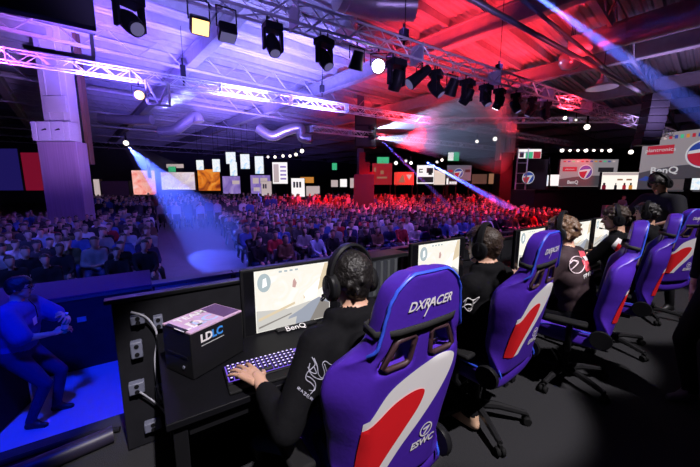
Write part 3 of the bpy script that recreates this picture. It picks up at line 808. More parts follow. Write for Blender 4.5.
p2 = human('person', 'seated person in a black hoodie with white sleeve print, second from the camera', (1.79, 1.12, 0), .05, HOODIE, BLKTROUSER, SHOET, SKIN, hz=.555, lean=.04, head=(.2, -.02), hl=(-.16, .34, .83), hr=(.3, .34, .82),
           fl=(-.06, .03, .09), fr=(.16, .5, .09), hair=HAIRD, hood=True, bulk=.012, voxel=.014, hairstyle='short', pel=(-.8, -.5, -.4), headlen=.13)
headset(p2, 'black headset worn by the second player from the camera')
wl = [[(463, 302), (468, 298), (473, 300), (479, 297), (474, 303), (469, 304)], [(462, 307), (467, 304), (472, 306), (470, 311), (465, 309)], [(466, 300), (464, 306), (468, 311)], [(473, 300), (472, 307), (468, 309)]]
on_body(p2, wl, .0035, 'sleeve_print', WHITE, .002)
p3_ = human('person', 'seated person in a black jersey with red and white print, third from the camera', (2.89, 1.0, 0), .08, mat('jersey_black', (.035, .022, .026), .7), BLKTROUSER, SHOEB, SKIN, hz=.59, lean=.28, head=(.05, -.10), hl=(-.14, .44, .83), hr=(.28, .44, .82),
            sleeve='short', trim=WHITE, hair=HAIRC, hairstyle='curly', voxel=.012, bulk=.008, headlen=.12, pel=(-.7, -.6, -.5))
headset(p3_, 'black headset worn over the curly hair of the third player', True, None, None, 1.14)
ring = [[(576.5 + 7.6 * math.cos(a), 265 + 8.5 * math.sin(a)) for a in [2 * PI * j / 18 for j in range(19)]]]
on_body(p3_, ring, .0035, 'sleeve_ring', mat('ring_grey_pink', (.62, .50, .54), .6))
on_body(p3_, [[(569, 264), (573, 261), (577, 263), (574, 267), (570, 270)], [(573, 268), (578, 262), (571, 260)]], .004, 'sleeve_print', mat('ring_grey_pink', (.62, .50, .54), .6))
# printed panel on the back of the jersey
def patch_body(P, quad, name, m, nu=8, nv=4, off=.003):
    co, fc = me_arrays(P.o.data); Wm = P.Mw
    bvh = BVHTree.FromPolygons([Wm @ V(q) for q in co], fc); inv = Wm.inverted(); vs = []; ok = []
    for i in range(nu + 1):
        for j in range(nv + 1):
            a, b = i / nu, j / nv
            u = (quad[0][0] * (1 - a) + quad[1][0] * a) * (1 - b) + (quad[3][0] * (1 - a) + quad[2][0] * a) * b
            v = (quad[0][1] * (1 - a) + quad[1][1] * a) * (1 - b) + (quad[3][1] * (1 - a) + quad[2][1] * a) * b
            h = bvh.ray_cast(CAM, ray(u, v).normalized())
            ok.append(h[0] is not None and (not vs or True)); vs.append(inv @ (h[0] + h[1] * off) if h[0] else V((0, 0, 0)))
    fs = []
    for i in range(nu):
        for j in range(nv):
            f = (i * (nv + 1) + j, (i + 1) * (nv + 1) + j, (i + 1) * (nv + 1) + j + 1, i * (nv + 1) + j + 1)
            if all(ok[k] for k in f) and max((vs[f[0]] - vs[k]).length for k in f) < .08: fs.append(f)
    if fs:                                  # keep the largest connected piece
        left, best_ = set(range(len(fs))), []
        while left:
            stack, comp = [left.pop()], []
            while stack:
                k = stack.pop(); comp.append(k); near = [q for q in left if set(fs[q]) & set(fs[k])]
                left.difference_update(near); stack += near
            if len(comp) > len(best_): best_ = comp
        fs = [fs[k] for k in best_]; used = sorted({i for f in fs for i in f}); ren = {i: k for k, i in enumerate(used)}
        vs = [vs[i] for i in used]; fs = [tuple(ren[i] for i in f) for f in fs]
        MB().add(vs, fs).build(name, m, P.o, ang=180)
JR = mat('jersey_red', (.75, .10, .13), .65, var=.1)
patch_body(p3_, [(578, 251), (587, 251), (594, 268), (586, 272)], 'red_back_panel', JR)
patch_body(p3_, [(582, 257), (588, 255), (590, 259), (585, 261)], 'white_back_mark', WHITE, 4, 3, .005)
for k, poly in enumerate(([[(0, 0), (0, 1)], [(0, 1), (.7, 1)], [(0, .5), (.6, .5)]], [[(0, 0), (0, 1), (.7, .9), (0, .5)]], [[(0, 0), (.4, 1), (.8, 0)]], [[(0, 0), (0, 1), (.8, .2), (.8, 1)]], [[(0, 0), (0, 1), (.7, .5), (0, .0)]])):
    bu, bv = 584 + 2.0 * k, 279 - 1.2 * k
    on_body(p3_, [[(bu + 1.8 * a - .6 * b, bv - 1.0 * a - 3.6 * b) for a, b in st] for st in poly], .003, 'back_print', WHITE)
p4_ = human('person', 'seated person with headset in black and white jersey, fourth from the camera', (3.92, 1.07, 0), .05, HOODIE, BLKTROUSER, SHOEB, SKIN, hz=.61, lean=.10, head=(.45, -.12), hair=HAIRD, hairstyle='tousled', hl=(-.1, .45, .84), hr=(.28, .42, .83), voxel=.014, bulk=.005, headlen=.13)
headset(p4_, 'black headset on the fourth player from the camera')
patch_body(p4_, [(611, 246), (618, 238), (622, 240), (616, 252)], 'white_shoulder_panel', WHITE)
patch_body(p4_, [(614, 250), (618, 243), (621, 246), (617, 252)], 'red_shoulder_mark', RED, 5, 3, .006)
p5_ = human('person', 'dark haired seated person with headset in front of the standing man', (4.92, 1.08, 0), 0, HOODIE, BLKTROUSER, SHOEB, SKIN2, hz=.61, lean=.10, head=(.1, -.05), hair=HAIRB, hairstyle='tousled', hl=(-.15, .48, .80), hr=(.28, .46, .80), voxel=.014, bulk=.01, headlen=.13)
headset(p5_, 'black headset on the player before the standing man')
p6 = human('person', 'standing man in a black tee and headphones bending over the far desks', (5.6, 1.13, 0), math.radians(62), mat('black_tee', (.012, .012, .016), .8), BLKTROUSER, SHOEB, SKIN2, hz=.98, lean=.27, head=(.1, -.50), hair=HAIRB, hl=(-.14, .36, 1.12), hr=(.34, .30, 1.02),
           fl=(-.14, -.06, .085), fr=(.14, .02, .085), kneepole=(0, 1, 0), sleeve='short', voxel=.014, bulk=.02, smooth=7, pel=(-.9, -.3, .1), per=(.8, -.6, .0), headlen=.13)
headset(p6, 'black headphones worn by the standing man over the far desks', False)
p7 = human('person', 'person in black trousers standing at the right edge, only shoes and a leg in view', tuple(onz(711, 411, 0)), math.radians(58), HOODIE, BLKTROUSER, mat('dark_grey_shoe', (.10, .09, .10), .5), SKIN, hz=.93, lean=.02, hl=(-.26, -.02, .86), hr=(.26, -.02, .86), fl=(-.09, -.02, .085), fr=(.10, .06, .085), kneepole=(0, 1, 0), hair=HAIRD, voxel=.016)
# man in the pit
NAVY = mat('navy_polo', (.05, .07, .30), .75, var=.12, scale=30, bump=.15)
hp = ony(17, 345, 4.62)
p8 = human('person', 'man in a blue polo and glasses holding a bottle in the pit at left', (hp.x, 4.62, -1), math.radians(-108), NAVY, mat('dark_navy_trousers', (.02, .025, .09), .85), SHOEB, SKIN, hz=.86, lean=.12, head=(.25, -.08), hl=(-.10, .40, 1.17), hr=(.03, .36, 1.02), fl=(-.12, .20, .085), fr=(.14, .10, .085), kneepole=(0, 1, .2), sleeve='elbow',
           hair=HAIRB, voxel=.012, bulk=.035, smooth=7, pel=(-.9, -.4, -.5), per=(.9, -.5, -.5), curl=(.55, .55), handup=((-.6, .3, .8), (.5, .2, .85)), handdir=((.75, .6, .05), (-.75, .55, .1)))
fc_ = p8.Mw @ V((0, -.42, 0))
t = thing('flight_case', fc_, 'black flight case behind the man in the pit at the left edge', 'case', math.radians(-108))
MB().box((0, 0, .36), (.7, .5, .66)).build('body', MATTE, t, bevel=.01)
for sx in (-1, 1):
    for sy in (-1, 1): MB().box((sx * .34, sy * .24, .36), (.03, .03, .68)).build('corner_profile', ALU, t, bevel=.004); MB().cyl((sx * .28, sy * .18 - .02, .03), (sx * .28, sy * .18 + .02, .03), .03, 12).build('caster', RUBBER, t)
gl = MB(); T = p8.T
for s in (-1, 1):
    gl.tube([T @ V((.034 * s + .024 * math.cos(a), .100 - .004 * abs(math.sin(a)), .006 + .018 * math.sin(a))) for a in [2 * PI * j / 14 for j in range(15)]], .0032, 6)
    gl.tube([T @ V((.058 * s, .098, .01)), T @ V((.078 * s, .05, .012)), T @ V((.083 * s, -.02, .008))], .0032, 6)
gl.tube([T @ V((-.012, .10, .010)), T @ V((.012, .10, .010))], .003, 6)
g = gl.build('glasses', BLACK, p8.o)
MB().add([tuple(p8.N + p8.u * -.20 + V((x, .150 + y, z))) for x, y, z in ((-.035, 0, -.045), (.03, .004, -.05), (.035, .004, .03), (-.03, 0, .04))], [(0, 1, 2, 3)]).build('badge', mat('badge_white', (.8, .8, .82), .5), p8.o)
MB().tube([p8.N + V((-.06, .06, .02)), p8.N + V((-.05, .12, -.06)), p8.N + V((-.005, .155, -.17))], .004, 6).build('lanyard', BLACK, p8.o)
ba = p8.Mw @ (p8.wr[1] + V((-.06, .06, .0))); bb = p8.Mw @ (p8.wr[-1] + V((.07, .055, .0)))
t = thing('bottle', ba, 'small green bottle held in both hands by the man in the pit', 'bottle')
d = (bb - ba); t.rotation_mode = 'QUATERNION'; t.rotation_quaternion = d.to_track_quat('Z', 'Y')
GRN = mat('green_glass', (.05, .30, .16), .12, var=.05)
MB().lathe([(.001, -.03), (.029, -.03), (.031, -.02), (.031, .10), (.026, .125), (.013, .155), (.012, .19)], 18).build('body', GRN, t)
MB().lathe([(.014, .19), (.014, .205), (.001, .207)], 14).build('cap', mat('bottle_cap', (.75, .75, .7), .4), t)
MB().lathe([(.0316, .02), (.0316, .075)], 18).build('paper_label', mat('bottle_label', (.55, .7, .6), .5), t)

# ------------------------------------------------------------------ the hall
HA = math.radians(8)                       # the hall lies a little askew to the stage
HR = M.Rotation(HA, 4, 'Z'); CZ = 8.4
CEILM = mat('roof_deck', (.42, .40, .42), .55, .1, var=.25, scale=1.2)
STEEL = mat('roof_steel', (.36, .35, .37), .5, .2, var=.2, scale=4)
mb = MB()
y = -10.; vs, fs = [], []
ys = []
while y < 75: ys += [(y, 0), (y + .10, 0), (y + .14, .07), (y + .24, .07), (y + .28, 0)]; y += .28 + .0
vs = [(x, b, CZ + z) for b, z in ys for x in (-60, 110)]
fs = [(2 * i, 2 * i + 1, 2 * i + 3, 2 * i + 2) for i in range(len(ys) - 1)]
mb.add(vs, fs, 0, HR)
struct(mb.build('ceiling', CEILM, smooth=False))
mb = MB()
for k in range(44): mb.box((25, -4 + 1.5 * k, CZ - .17), (170, .14, .30), 0, HR)
struct(mb.build('trim_1', STEEL, smooth=False))          # purlins
mb = MB()
for k in range(14):
    x = -25 + 7.5 * k
    mb.box((x, 30, CZ - .40), (.34, 90, .05), 0, HR); mb.box((x, 30, CZ - 1.1), (.40, 90, .06), 0, HR); mb.box((x, 30, CZ - .75), (.05, 90, .66), 0, HR)
struct(mb.build('trim_2', STEEL, smooth=False))          # main girders
mb = MB()
for k in range(9):                                       # lattice beams between them
    yy = 3 + 7.2 * k
    for z in (CZ - .35, CZ - 1.25): mb.box((25, yy, z), (170, .12, .12), 0, HR)
    for j in range(70):
        x = -40 + 1.9 * j
        mb.tube([(x, yy, CZ - .35), (x + .95, yy, CZ - 1.25), (x + 1.9, yy, CZ - .35)], .035, 5, 0, HR, False)
struct(mb.build('trim_3', STEEL, smooth=False))
WALLD = mat('hall_wall_dark', (.045, .04, .05), .8, var=.2, scale=2)
for nm, c, d in (('wall_back', (25, 66, 3.5), (170, .3, 10)), ('wall_left', (-42, 28, 3.5), (.3, 90, 10)), ('wall_right', (72, 28, 3.5), (.3, 90, 10)), ('wall_rear', (25, -14, 3.5), (170, .3, 10))):
    struct(MB().box(c, d, 0, HR).build(nm, WALLD, smooth=False))

def framed(u0, v0, u1, v1, dist):
    """centre, width, height of an upright panel that faces the stage, from its corners as seen, at its distance"""
    a, b = at(u0, v0, dist), at(u1, v1, dist)
    return (a + b) / 2, (V((b.x - a.x, b.y - a.y, 0))).length, abs(a.z - b.z)
FACE = YAW - PI / 2
def panel(name, box, dist, m, label, cat, thick=.12, group=None, foot=False, rot=None):
    c, w, h = framed(*box, dist)
    t = thing(name, c if not foot else V((c.x, c.y, -1)), label, cat, FACE if rot is None else rot, group)
    t['_w'] = w; t['_h'] = h; del t['_w']; del t['_h']
    dz = 0 if not foot else c.z + 1
    MB().box((0, thick / 2, dz), (w, thick, h)).build('frame', BLACK, t, smooth=False)
    f = MB().box((0, -.006, dz), (w * .97, .012, h * .97)).build('face', m, t, smooth=False)
    if foot:
        for s in (-1, 1): MB().box((s * w * .42, thick / 2, (dz - h / 2) / 2), (.1, thick, dz - h / 2)).build('post', BLACK, t, smooth=False)
    return t, f, w, h, dz
def quad(name, t, w, h, dz, x0, z0, x1, z1, m, y=-.016):
    """flat print on a panel in fractions of its face"""
    return MB().add([(-w / 2 + x0 * w, y, dz - h / 2 + z0 * h), (-w / 2 + x1 * w, y, dz - h / 2 + z0 * h), (-w / 2 + x1 * w, y, dz - h / 2 + z1 * h), (-w / 2 + x0 * w, y, dz - h / 2 + z1 * h)], [(0, 1, 2, 3)]).build(name, m, t, smooth=False)
def poly(name, t, pts, m, y=-.016):
    return MB().add([(x, y, z) for x, z in pts], [tuple(range(len(pts)))]).build(name, m, t, smooth=False)

# ---- left: clad column
c = at(62, 185, 14.6)
WOOD = mat('violet_wood_panel', (.42, .28, .40), .55, var=.3, scale=2)
nt = WOOD.node_tree; n_ = [q for q in nt.nodes if q.type == 'TEX_NOISE'][0]; mp = nt.nodes.new('ShaderNodeMapping'); mp.inputs['Scale'].default_value = (9, 9, .25)
tc = [q for q in nt.nodes if q.type == 'TEX_COORD'][0]; nt.links.new(tc.outputs['Object'], mp.inputs['Vector']); nt.links.new(mp.outputs['Vector'], n_.inputs['Vector'])
CLAD = mat('pale_column_cladding', (.62, .58, .62), .5, var=.12, scale=1.5)
kx = 14.6 / 315
t = thing('column', (c.x, c.y, -1), 'tall column clad in striped wood below and pale sheets above on the left', 'column', FACE)
t['kind'] = 'structure'
for q in ('label', 'category'): del t[q]
MB().box((-.08, .4, 2.28), (1.78, .6, 4.56)).build('wood_cladding', WOOD, t, bevel=.02)
MB().box((-.08, .55, 7.0), (1.22, .5, 5.0)).build('upper_shaft', CLAD, t, bevel=.02)
for s in (-.40, .26): MB().box((s, .27, 7.0), (.06, .05, 4.8)).build('cover_strip', CLAD, t)
MB().box((.02, .22, 6.2), (.95, .06, .7)).build('junction_panel', CLAD, t, bevel=.01)
for k, (sx, w) in enumerate(((-.80, .22), (-.36, .56), (.24, .56), (.66, .22))):
    b = MB().box((sx, .12, 4.98), (w, .5, .82)).build('white_cabinet', mat('white_cabinet_paint', (.66, .63, .70), .5), t, bevel=.015)
    if w > .5:
        MB().prism([(-.12, -.02), (.02, .04), (.10, .06), (.13, -.02), (.04, -.01), (-.06, -.04)], -.145, -.13, 0, M.Translation(V((sx, .0, 5.04)))).build('dark_mark', BLACK, b)
for s in (-1, 1): MB().box((s * .82 - .08, .9, 6.6), (.16, .25, 6.0)).build('side_conduit', mat('rust_pipe', (.18, .09, .06), .5, .3), t)
# ---- trusses
def truss(p, q, w, label, step=None, group='lighting trusses'):
    p, q = V(p), V(q); L = (q - p).length; d = (q - p).normalized()
    R = M.Translation(p) @ M.Rotation(math.atan2(d.y, d.x), 4, 'Z')
    t = thing('lighting_truss', p, label, 'truss', math.atan2(d.y, d.x), group)
    for sy in (-1, 1):
        for sz in (-1, 1): MB().cyl((0, sy * w / 2, sz * w / 2), (L, sy * w / 2, sz * w / 2), .025, 8).build('chord', ALU, t)
    step = step or w * 1.15; n = int(L / step); m = MB()
    for face in range(4):
        pts = []
        for i in range(n + 1):
            a = 1 if i % 2 else -1
            pts.append((i * step, *((a * w / 2, w / 2), (a * w / 2, -w / 2), (w / 2, a * w / 2), (-w / 2, a * w / 2))[face]))
        for a, b in zip(pts[:-1], pts[1:]): m.tube([a, b], .0135, 5, 0, None, False)
    m.build('bracing', ALU, t)
    for k in range(max(1, int(L / 3)) + 1):
        x = min(L, k * 3.0)
        MB().box((x, 0, 0), (.03, w + .06, w + .06)).build('joint_plate', ALU, t) if k < 7 else None
    return t
Y1, Z1 = 5.6, 4.55
truss((-3.5, Y1, Z1), (26, Y1, Z1), .34, 'near silver lighting truss with a row of black fixtures along its underside')
truss((-9, 14, 5.42), (34, 14, 5.55), .34, 'silver lighting truss crossing in front of the striped column')
truss((9.5, 19, 5.2), (40, 19, 5.2), .34, 'far truss under red light on the right half of the hall')
# second-tier truss stub that holds two small lamps
t = thing('lamp_bracket', ony(158, 93, 13.8), 'small square silver lamp frame hanging under the column truss', 'frame')
for a, b in (((-.35, 0, -.4), (-.35, 0, .4)), ((.35, 0, -.4), (.35, 0, .4)), ((-.35, 0, -.4), (.35, 0, -.4)), ((-.35, 0, .4), (.35, 0, .4)), ((-.35, 0, .4), (.0, 0, -.4)), ((.35, 0, .4), (.0, 0, -.4))):
    MB().cyl(a, b, .04, 8).build('bar', ALU, t)
# ---- fixtures
LENS = glow('dim_lens', (.45, .40, .9), .25); WARM = glow('warm_lamp', (1., .60, .25), 2.2); COOLW = glow('cool_lamp', (.75, .82, 1.), 14.)
FIXM = mat('fixture_black', (.016, .016, .020), .42)
def moving_head(p, label, tilt=.5, pan=0., lens=None, s=.9):
    t = thing('hanging_moving_head', p, label, 'stage light', pan, 'fixtures on the near truss')
    MB().box((0, 0, -.12 * s), (.34 * s, .28 * s, .13 * s)).build('base', FIXM, t, bevel=.015)
    for k in (-1, 1):
        MB().box((k * .17 * s, 0, -.34 * s), (.05 * s, .13 * s, .36 * s)).build('yoke_arm', FIXM, t, bevel=.012)
        MB().cyl((k * .1 * s, 0, -.055 * s), (k * .1 * s, 0, .08 * s), .018 * s, 8).build('clamp', DARKM, t)
    R = M.Translation(V((0, 0, -.42 * s))) @ M.Rotation(tilt, 4, 'X')
    hd = MB().lathe([(.05 * s, .20 * s), (.10 * s, .18 * s), (.135 * s, .05 * s), (.135 * s, -.08 * s), (.115 * s, -.20 * s), (.10 * s, -.21 * s)], 18, 0, R).build('head', FIXM, t)
    MB().lathe([(.001, -.213 * s), (.092 * s, -.213 * s), (.092 * s, -.205 * s)], 18, 0, R).build('lens', lens or LENS, hd)
    return t
def par_can(p, label, tilt=.6, pan=0., lens=None, s=1.0, long=False):
    t = thing('hanging_par_light', p, label, 'stage light', pan, 'fixtures on the near truss')
    MB().cyl((0, 0, 0), (0, 0, .10 * s), .018 * s, 8).build('clamp', DARKM, t)
    MB().tube([(-.17 * s, 0, -.26 * s), (-.17 * s, 0, -.03 * s), (.17 * s, 0, -.03 * s), (.17 * s, 0, -.26 * s)], .012 * s, 6).build('yoke', FIXM, t)
    R = M.Translation(V((0, 0, -.26 * s))) @ M.Rotation(tilt, 4, 'X'); e = 1.9 if long else 1.
    b = MB().lathe([(.08 * s, .16 * s * e), (.10 * s, .15 * s * e), (.12 * s, -.02), (.15 * s, -.16 * s * e), (.14 * s, -.165 * s * e)], 18, 0, R).build('can', FIXM, t)
    MB().lathe([(.001, -.170 * s * e), (.128 * s, -.170 * s * e), (.128 * s, -.16 * s * e)], 18, 0, R).build('lens', lens or LENS, b)
    return t
def flood(p, label, tilt, lens=None, pan=0.):
    t = thing('hanging_flood_light', p, label, 'stage light', pan, 'fixtures on the near truss')
    MB().tube([(-.15, 0, -.30), (-.15, 0, 0), (.15, 0, 0), (.15, 0, -.30)], .012, 6).build('yoke', FIXM, t)
    R = M.Translation(V((0, 0, -.36))) @ M.Rotation(tilt, 4, 'X')
    b = MB().box((0, 0, 0), (.27, .24, .20), 0, R).build('housing', FIXM, t, bevel=.03)
    MB().box((0, 0, -.102), (.23, .20, .006), 0, R).build('lens', lens or LENS, b, bevel=0)
    return t
def ut(u, v=None):                         # a place under the near truss seen in column u
    lo = V((0, Y1, Z1)); 
    x = -3.
    best = min(((abs(proj((x0 / 20., Y1, Z1 - .2))[0] - u), x0 / 20.) for x0 in range(-40, 520)))
    return (best[1], Y1, Z1 - .18)
flood(ut(199), 'lit flood lamp with a warm glow hanging from the near truss at top left', -.95, WARM, 0)
flood(ut(226), 'dark rectangular flood lamp beside the lit flood lamp on the near truss', -.35)
moving_head(ut(272), 'black moving head third along the near truss, right of the dark flood lamp', -.5)
moving_head(ut(323), 'black moving head hanging lower than its neighbours, fourth along the near truss', -.6, .3, None, .95)
par_can(ut(358), 'black par can left of the bright lamp on the near truss', .4, 0, None, 1.05)
par_can(ut(378), 'bright glowing par can in the middle of the near truss', -1.15, -.7, COOLW, 1.0)
moving_head(ut(397), 'black moving head right of the bright par can on the near truss', .4, 0, None, 1.1)
par_can(ut(420), 'long black profile spot tilted downwards right of centre on the near truss', .9, 1.2, None, 1.0, True)
moving_head(ut(436), 'black moving head beside the long profile spot', -.7, .5, None, 1.05)
par_can(ut(453), 'small black par can between two moving heads right of centre', .5, 0, None, 1.2)
moving_head(ut(468), 'black moving head right of the small par can on the near truss', .6, .2, None, 1.05)
for k, u in enumerate((486, 500, 516, 532, 546)):
    moving_head(ut(u), 'black moving head at the far end of the near truss, %s past the par can' % ordn[k + 1], .5 if k % 2 else -.5, .2 * k, COOLW if k == 1 else None, .95)
q_ = ony(139, 93, 13.9); par_can((q_.x, q_.y, q_.z + .25), 'warm glowing par can under the truss that crosses the striped column', -1.3, 0, WARM, 1.2)
# moving head on a truss above the frame, and the back of the big hanging screen
p = at(127, -10, 5.2); moving_head(tuple(p), 'large black moving head hanging near the corner of the big dark screen', -.9, .5, None, 1.05)
a, b = ony(0, 12, 4.5), ony(97, 32, 4.5)
t = thing('hanging_screen', ((-3.5 + b.x) / 2, 4.5, b.z), 'underside of the big black hanging screen at top left', 'screen')
w = b.x + 3.5
MB().box((0, -.06, .9), (w, .12, 1.8)).build('housing', mat('screen_back_black', (.008, .008, .011), .6), t, bevel=.01)
MB().box((w / 2 - .06, .12, -.12), (.035, .035, .24)).build('frame_leg', mat('frame_tube', (.35, .3, .4), .4, .4), t); MB().box((w / 2 - .33, .12, -.24), (.56, .035, .035)).build('frame_bar', mat('frame_tube', (.35, .3, .4), .4, .4), t)
# ---- ducts, pipes, bell lamps
DUCT = mat('duct_sheet_metal', (.55, .52, .56), .35, .65, var=.1)
def duct(pts, r, label, nm='ventilation_duct'):
    q = swoosh3([V(p) for p in pts], 6)
    m = MB().tube(q, r, 20); o = m.build(nm, DUCT, ang=60); tag(o, label, 'duct')
    for k in range(2, len(q) - 1, 5):
        d = (q[k + 1] - q[k - 1]).normalized()
        MB().tube([q[k] - d * .05, q[k] + d * .05], r * 1.04, 20).build('band', DUCT, o)
    return o
duct([onz(715, 6, 6.9), onz(640, 28, 6.9), onz(572, 48, 6.9)], .42, 'thick round duct running up to the right corner of the roof')
duct([onz(338, -8, 7.0), onz(372, 2, 7.0), onz(415, 4, 7.0)], .45, 'large violet lit duct at the top centre of the roof')
duct([at(346, 2, 12.5), at(346, 22, 12.5), at(346, 33, 12.5)], .40, 'short upright duct drop behind the near truss at top centre')
duct([at(258, 128, 30), at(272, 136, 30), at(286, 131, 30), at(300, 128, 30), at(302, 137, 30), at(312, 139, 30)], .45, 'pale crooked duct far back in the middle of the hall')
duct([at(160, 132, 26), at(175, 130, 26), at(186, 122, 26), at(196, 116, 26), at(199, 122, 26)], .40, 'brownish crooked duct above the glowing booths')
duct([at(100, 118, 26), at(130, 120, 26), at(152, 120, 26)], .35, 'straight violet duct right of the column')
def bell(p, label, s=1.):
    t = thing('bell_lamp', p, label, 'lamp', 0, 'big bell lamps at the right')
    MB().lathe([(.09 * s, .62 * s), (.11 * s, .35 * s), (.20 * s, .30 * s), (.26 * s, .10 * s), (.62 * s, -.06 * s), (.64 * s, -.10 * s), (.60 * s, -.10 * s)], 24).build('shade', DUCT, t)
    MB().cyl((0, 0, .6 * s), (0, 0, 2.4 * s), .02, 6).build('rod', DARKM, t)
bell(at(602, 86, 16), 'wide bell shaped lamp hanging under the roof at right')
t = thing('round_lamp', at(571, 60, 15), 'round glassy globe lamp left of the bell lamp', 'lamp')
MB().lathe([(.12, .55), (.30, .45), (.48, .15), (.46, -.15), (.30, -.36), (.05, -.42)], 24).build('globe', mat('globe_shell', (.45, .40, .45), .15, .5), t)
for s in (-.15, 0, .15): MB().cyl((s, 0, .45), (s, 0, 2.2), .015, 6).build('rod', DARKM, t)
def pipe(p, q, r, label):
    return tag(MB().cyl(p, q, r, 10).build('roof_pipe', mat('roof_pipe_grey', (.40, .38, .40), .4, .4), ang=180), label, 'pipe')
pipe(onz(466, -4, 5.9), onz(660, 103, 5.9), .07, 'long straight pipe running down to the right under the red roof')
pipe(onz(520, -2, 6.3), onz(640, 95, 6.3), .05, 'thin pipe above the long straight roof pipe')
# chain hoists
for k, (u, v0, v1, dist, lab) in enumerate(((404, 25, 45, 8.4, 'black chain hoist above the near truss at centre'), (322, 82, 96, 15.5, 'small black chain hoist above the column truss'), (499, 62, 72, 11.5, 'small black chain hoist over the right part of the near truss'), (183, 60, 84, 14, 'thin hoist cable over the column truss'))):
    p = at(u, (v0 + v1) / 2, dist); h = (v1 - v0) / 315 * dist
    t = thing('hanging_chain_hoist', p, lab, 'hoist', 0)
    MB().box((0, 0, 0), (.20, .18, h * .5)).build('motor', FIXM, t, bevel=.03)
    MB().cyl((0, 0, -h / 2), (0, 0, h / 2), .035, 8).build('hook_shaft', DARKM, t); MB().cyl((.03, 0, h / 2), (.03, 0, CZ - p.z - .35), .012, 6).build('chain', DARKM, t)
# ---- middle mast with speakers and two beam lamps
p = at(365, 195, 24)
t = thing('speaker_mast', (p.x, p.y, -1), 'grey mast carrying a black speaker block in the middle of the hall', 'mast', FACE)
MB().box((-.35, .4, 4.6), (.5, .4, 9.2)).build('mast', mat('mast_grey', (.12, .11, .15), .5, .3), t, bevel=.02)
MB().box((.0, .0, 6.5), (1.55, .8, 2.3)).build('speaker_block', FIXM, t, bevel=.03)
for z in (5.75, 6.5, 7.25): MB().box((.0, -.41, z), (1.4, .02, .62)).build('grille', mat('speaker_grille', (.02, .02, .024), .6), t)
MB().prism([(-.45, 2.6), (-.45, 5.0), (.0, 5.0), (.0, 4.3), (.35, 4.3), (.35, 3.6), (.7, 3.6), (.7, 2.6)], -.1, .5).build('red_stepped_panel', mat('red_step', (.25, .02, .02), .5), t)
MB().box((-.1, -.25, 1.7), (1.5, .5, 3.4)).build('kiosk_base', mat('kiosk_taupe', (.07, .045, .05), .6), t, bevel=.02)
lamp_pts = []
for v in (128, 137.5):
    q = at(373.5, v, 23.3); lamp_pts.append(q + V((.25, 0, 0)))
    l = thing('hanging_beam_lamp', q, 'small beam lamp on the speaker mast, %s of the pair' % ('upper' if v < 130 else 'lower'), 'stage light')
    MB().lathe([(.14, -.36), (.18, -.28), (.18, 0), (.15, .02)], 14, 0, M.Rotation(PI / 2, 4, 'Y')).build('body', FIXM, l)
    MB().lathe([(.001, .025), (.14, .025), (.14, .015)], 14, 0, M.Rotation(PI / 2, 4, 'Y')).build('lens', COOLW, l)
# ---- right: pale clad column and truss tower
p = at(507, 165, 27)
t = thing('column', (p.x, p.y, -1), 'x', 'column', FACE); t['kind'] = 'structure'
for q in ('label', 'category'): del t[q]
MB().box((0, .6, 3.0), (1.0, 1.2, 4.6)).build('lower_shaft', mat('dark_cladding', (.012, .010, .012), .7), t)
for s in (-.45, .0, .42): MB().box((s, .5, 7.0), (.36, .8 + .2 * abs(s), 4.6)).build('pale_shaft', CLAD, t, bevel=.02)
t = thing('truss_tower', at(521, 178, 24) - V((0, 0, 0)), 'small upright truss tower left of the round logo', 'truss', FACE)
for s in (-1, 1): MB().cyl((s * .38, 0, -2.2), (s * .38, 0, 2.2), .05, 8).build('chord', ALU, t)
for k in range(6): MB().cyl((-.38, 0, -1.9 + .75 * k), (.38, 0, -1.9 + .75 * k), .035, 6).build('rung', ALU, t)
MB().box((0, 0, (-1 - t.location.z - 2.2) / 2), (.7, .5, abs(-1 - t.location.z + 2.2))).build('pedestal', BLACK, t)

# ------------------------------------------------------------------ stands and screens at the back of the hall
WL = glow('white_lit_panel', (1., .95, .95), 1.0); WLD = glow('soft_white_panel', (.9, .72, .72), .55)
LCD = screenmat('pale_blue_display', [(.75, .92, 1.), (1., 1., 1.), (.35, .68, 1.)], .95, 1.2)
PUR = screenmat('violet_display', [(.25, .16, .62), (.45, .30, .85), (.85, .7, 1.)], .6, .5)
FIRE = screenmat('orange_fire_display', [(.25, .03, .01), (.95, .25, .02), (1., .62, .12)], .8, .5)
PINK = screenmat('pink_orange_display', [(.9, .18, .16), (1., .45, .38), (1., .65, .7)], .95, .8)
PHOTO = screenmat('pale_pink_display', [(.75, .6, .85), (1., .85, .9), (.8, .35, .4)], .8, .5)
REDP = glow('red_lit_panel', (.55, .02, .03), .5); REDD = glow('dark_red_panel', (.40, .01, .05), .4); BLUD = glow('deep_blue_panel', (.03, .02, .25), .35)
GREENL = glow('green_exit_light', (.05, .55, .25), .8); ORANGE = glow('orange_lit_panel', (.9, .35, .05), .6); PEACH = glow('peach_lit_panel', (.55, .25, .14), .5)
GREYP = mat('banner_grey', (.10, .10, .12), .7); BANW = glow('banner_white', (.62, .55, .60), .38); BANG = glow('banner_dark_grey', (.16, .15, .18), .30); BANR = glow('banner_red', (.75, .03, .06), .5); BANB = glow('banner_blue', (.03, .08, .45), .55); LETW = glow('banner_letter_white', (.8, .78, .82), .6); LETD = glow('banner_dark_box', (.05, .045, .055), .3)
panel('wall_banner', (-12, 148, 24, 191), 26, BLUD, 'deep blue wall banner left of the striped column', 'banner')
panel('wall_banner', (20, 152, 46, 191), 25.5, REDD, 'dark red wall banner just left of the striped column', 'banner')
panel('display_screen', (131, 170, 157, 195), 36, PINK, 'pink and orange glowing screen, leftmost of the bright screens', 'screen', .3, None, True)
t, f, w, h, dz = panel('display_screen', (160, 172, 196, 190), 37, PHOTO, 'pale pink picture screen right of the pink and orange one', 'screen', .3, None, True)
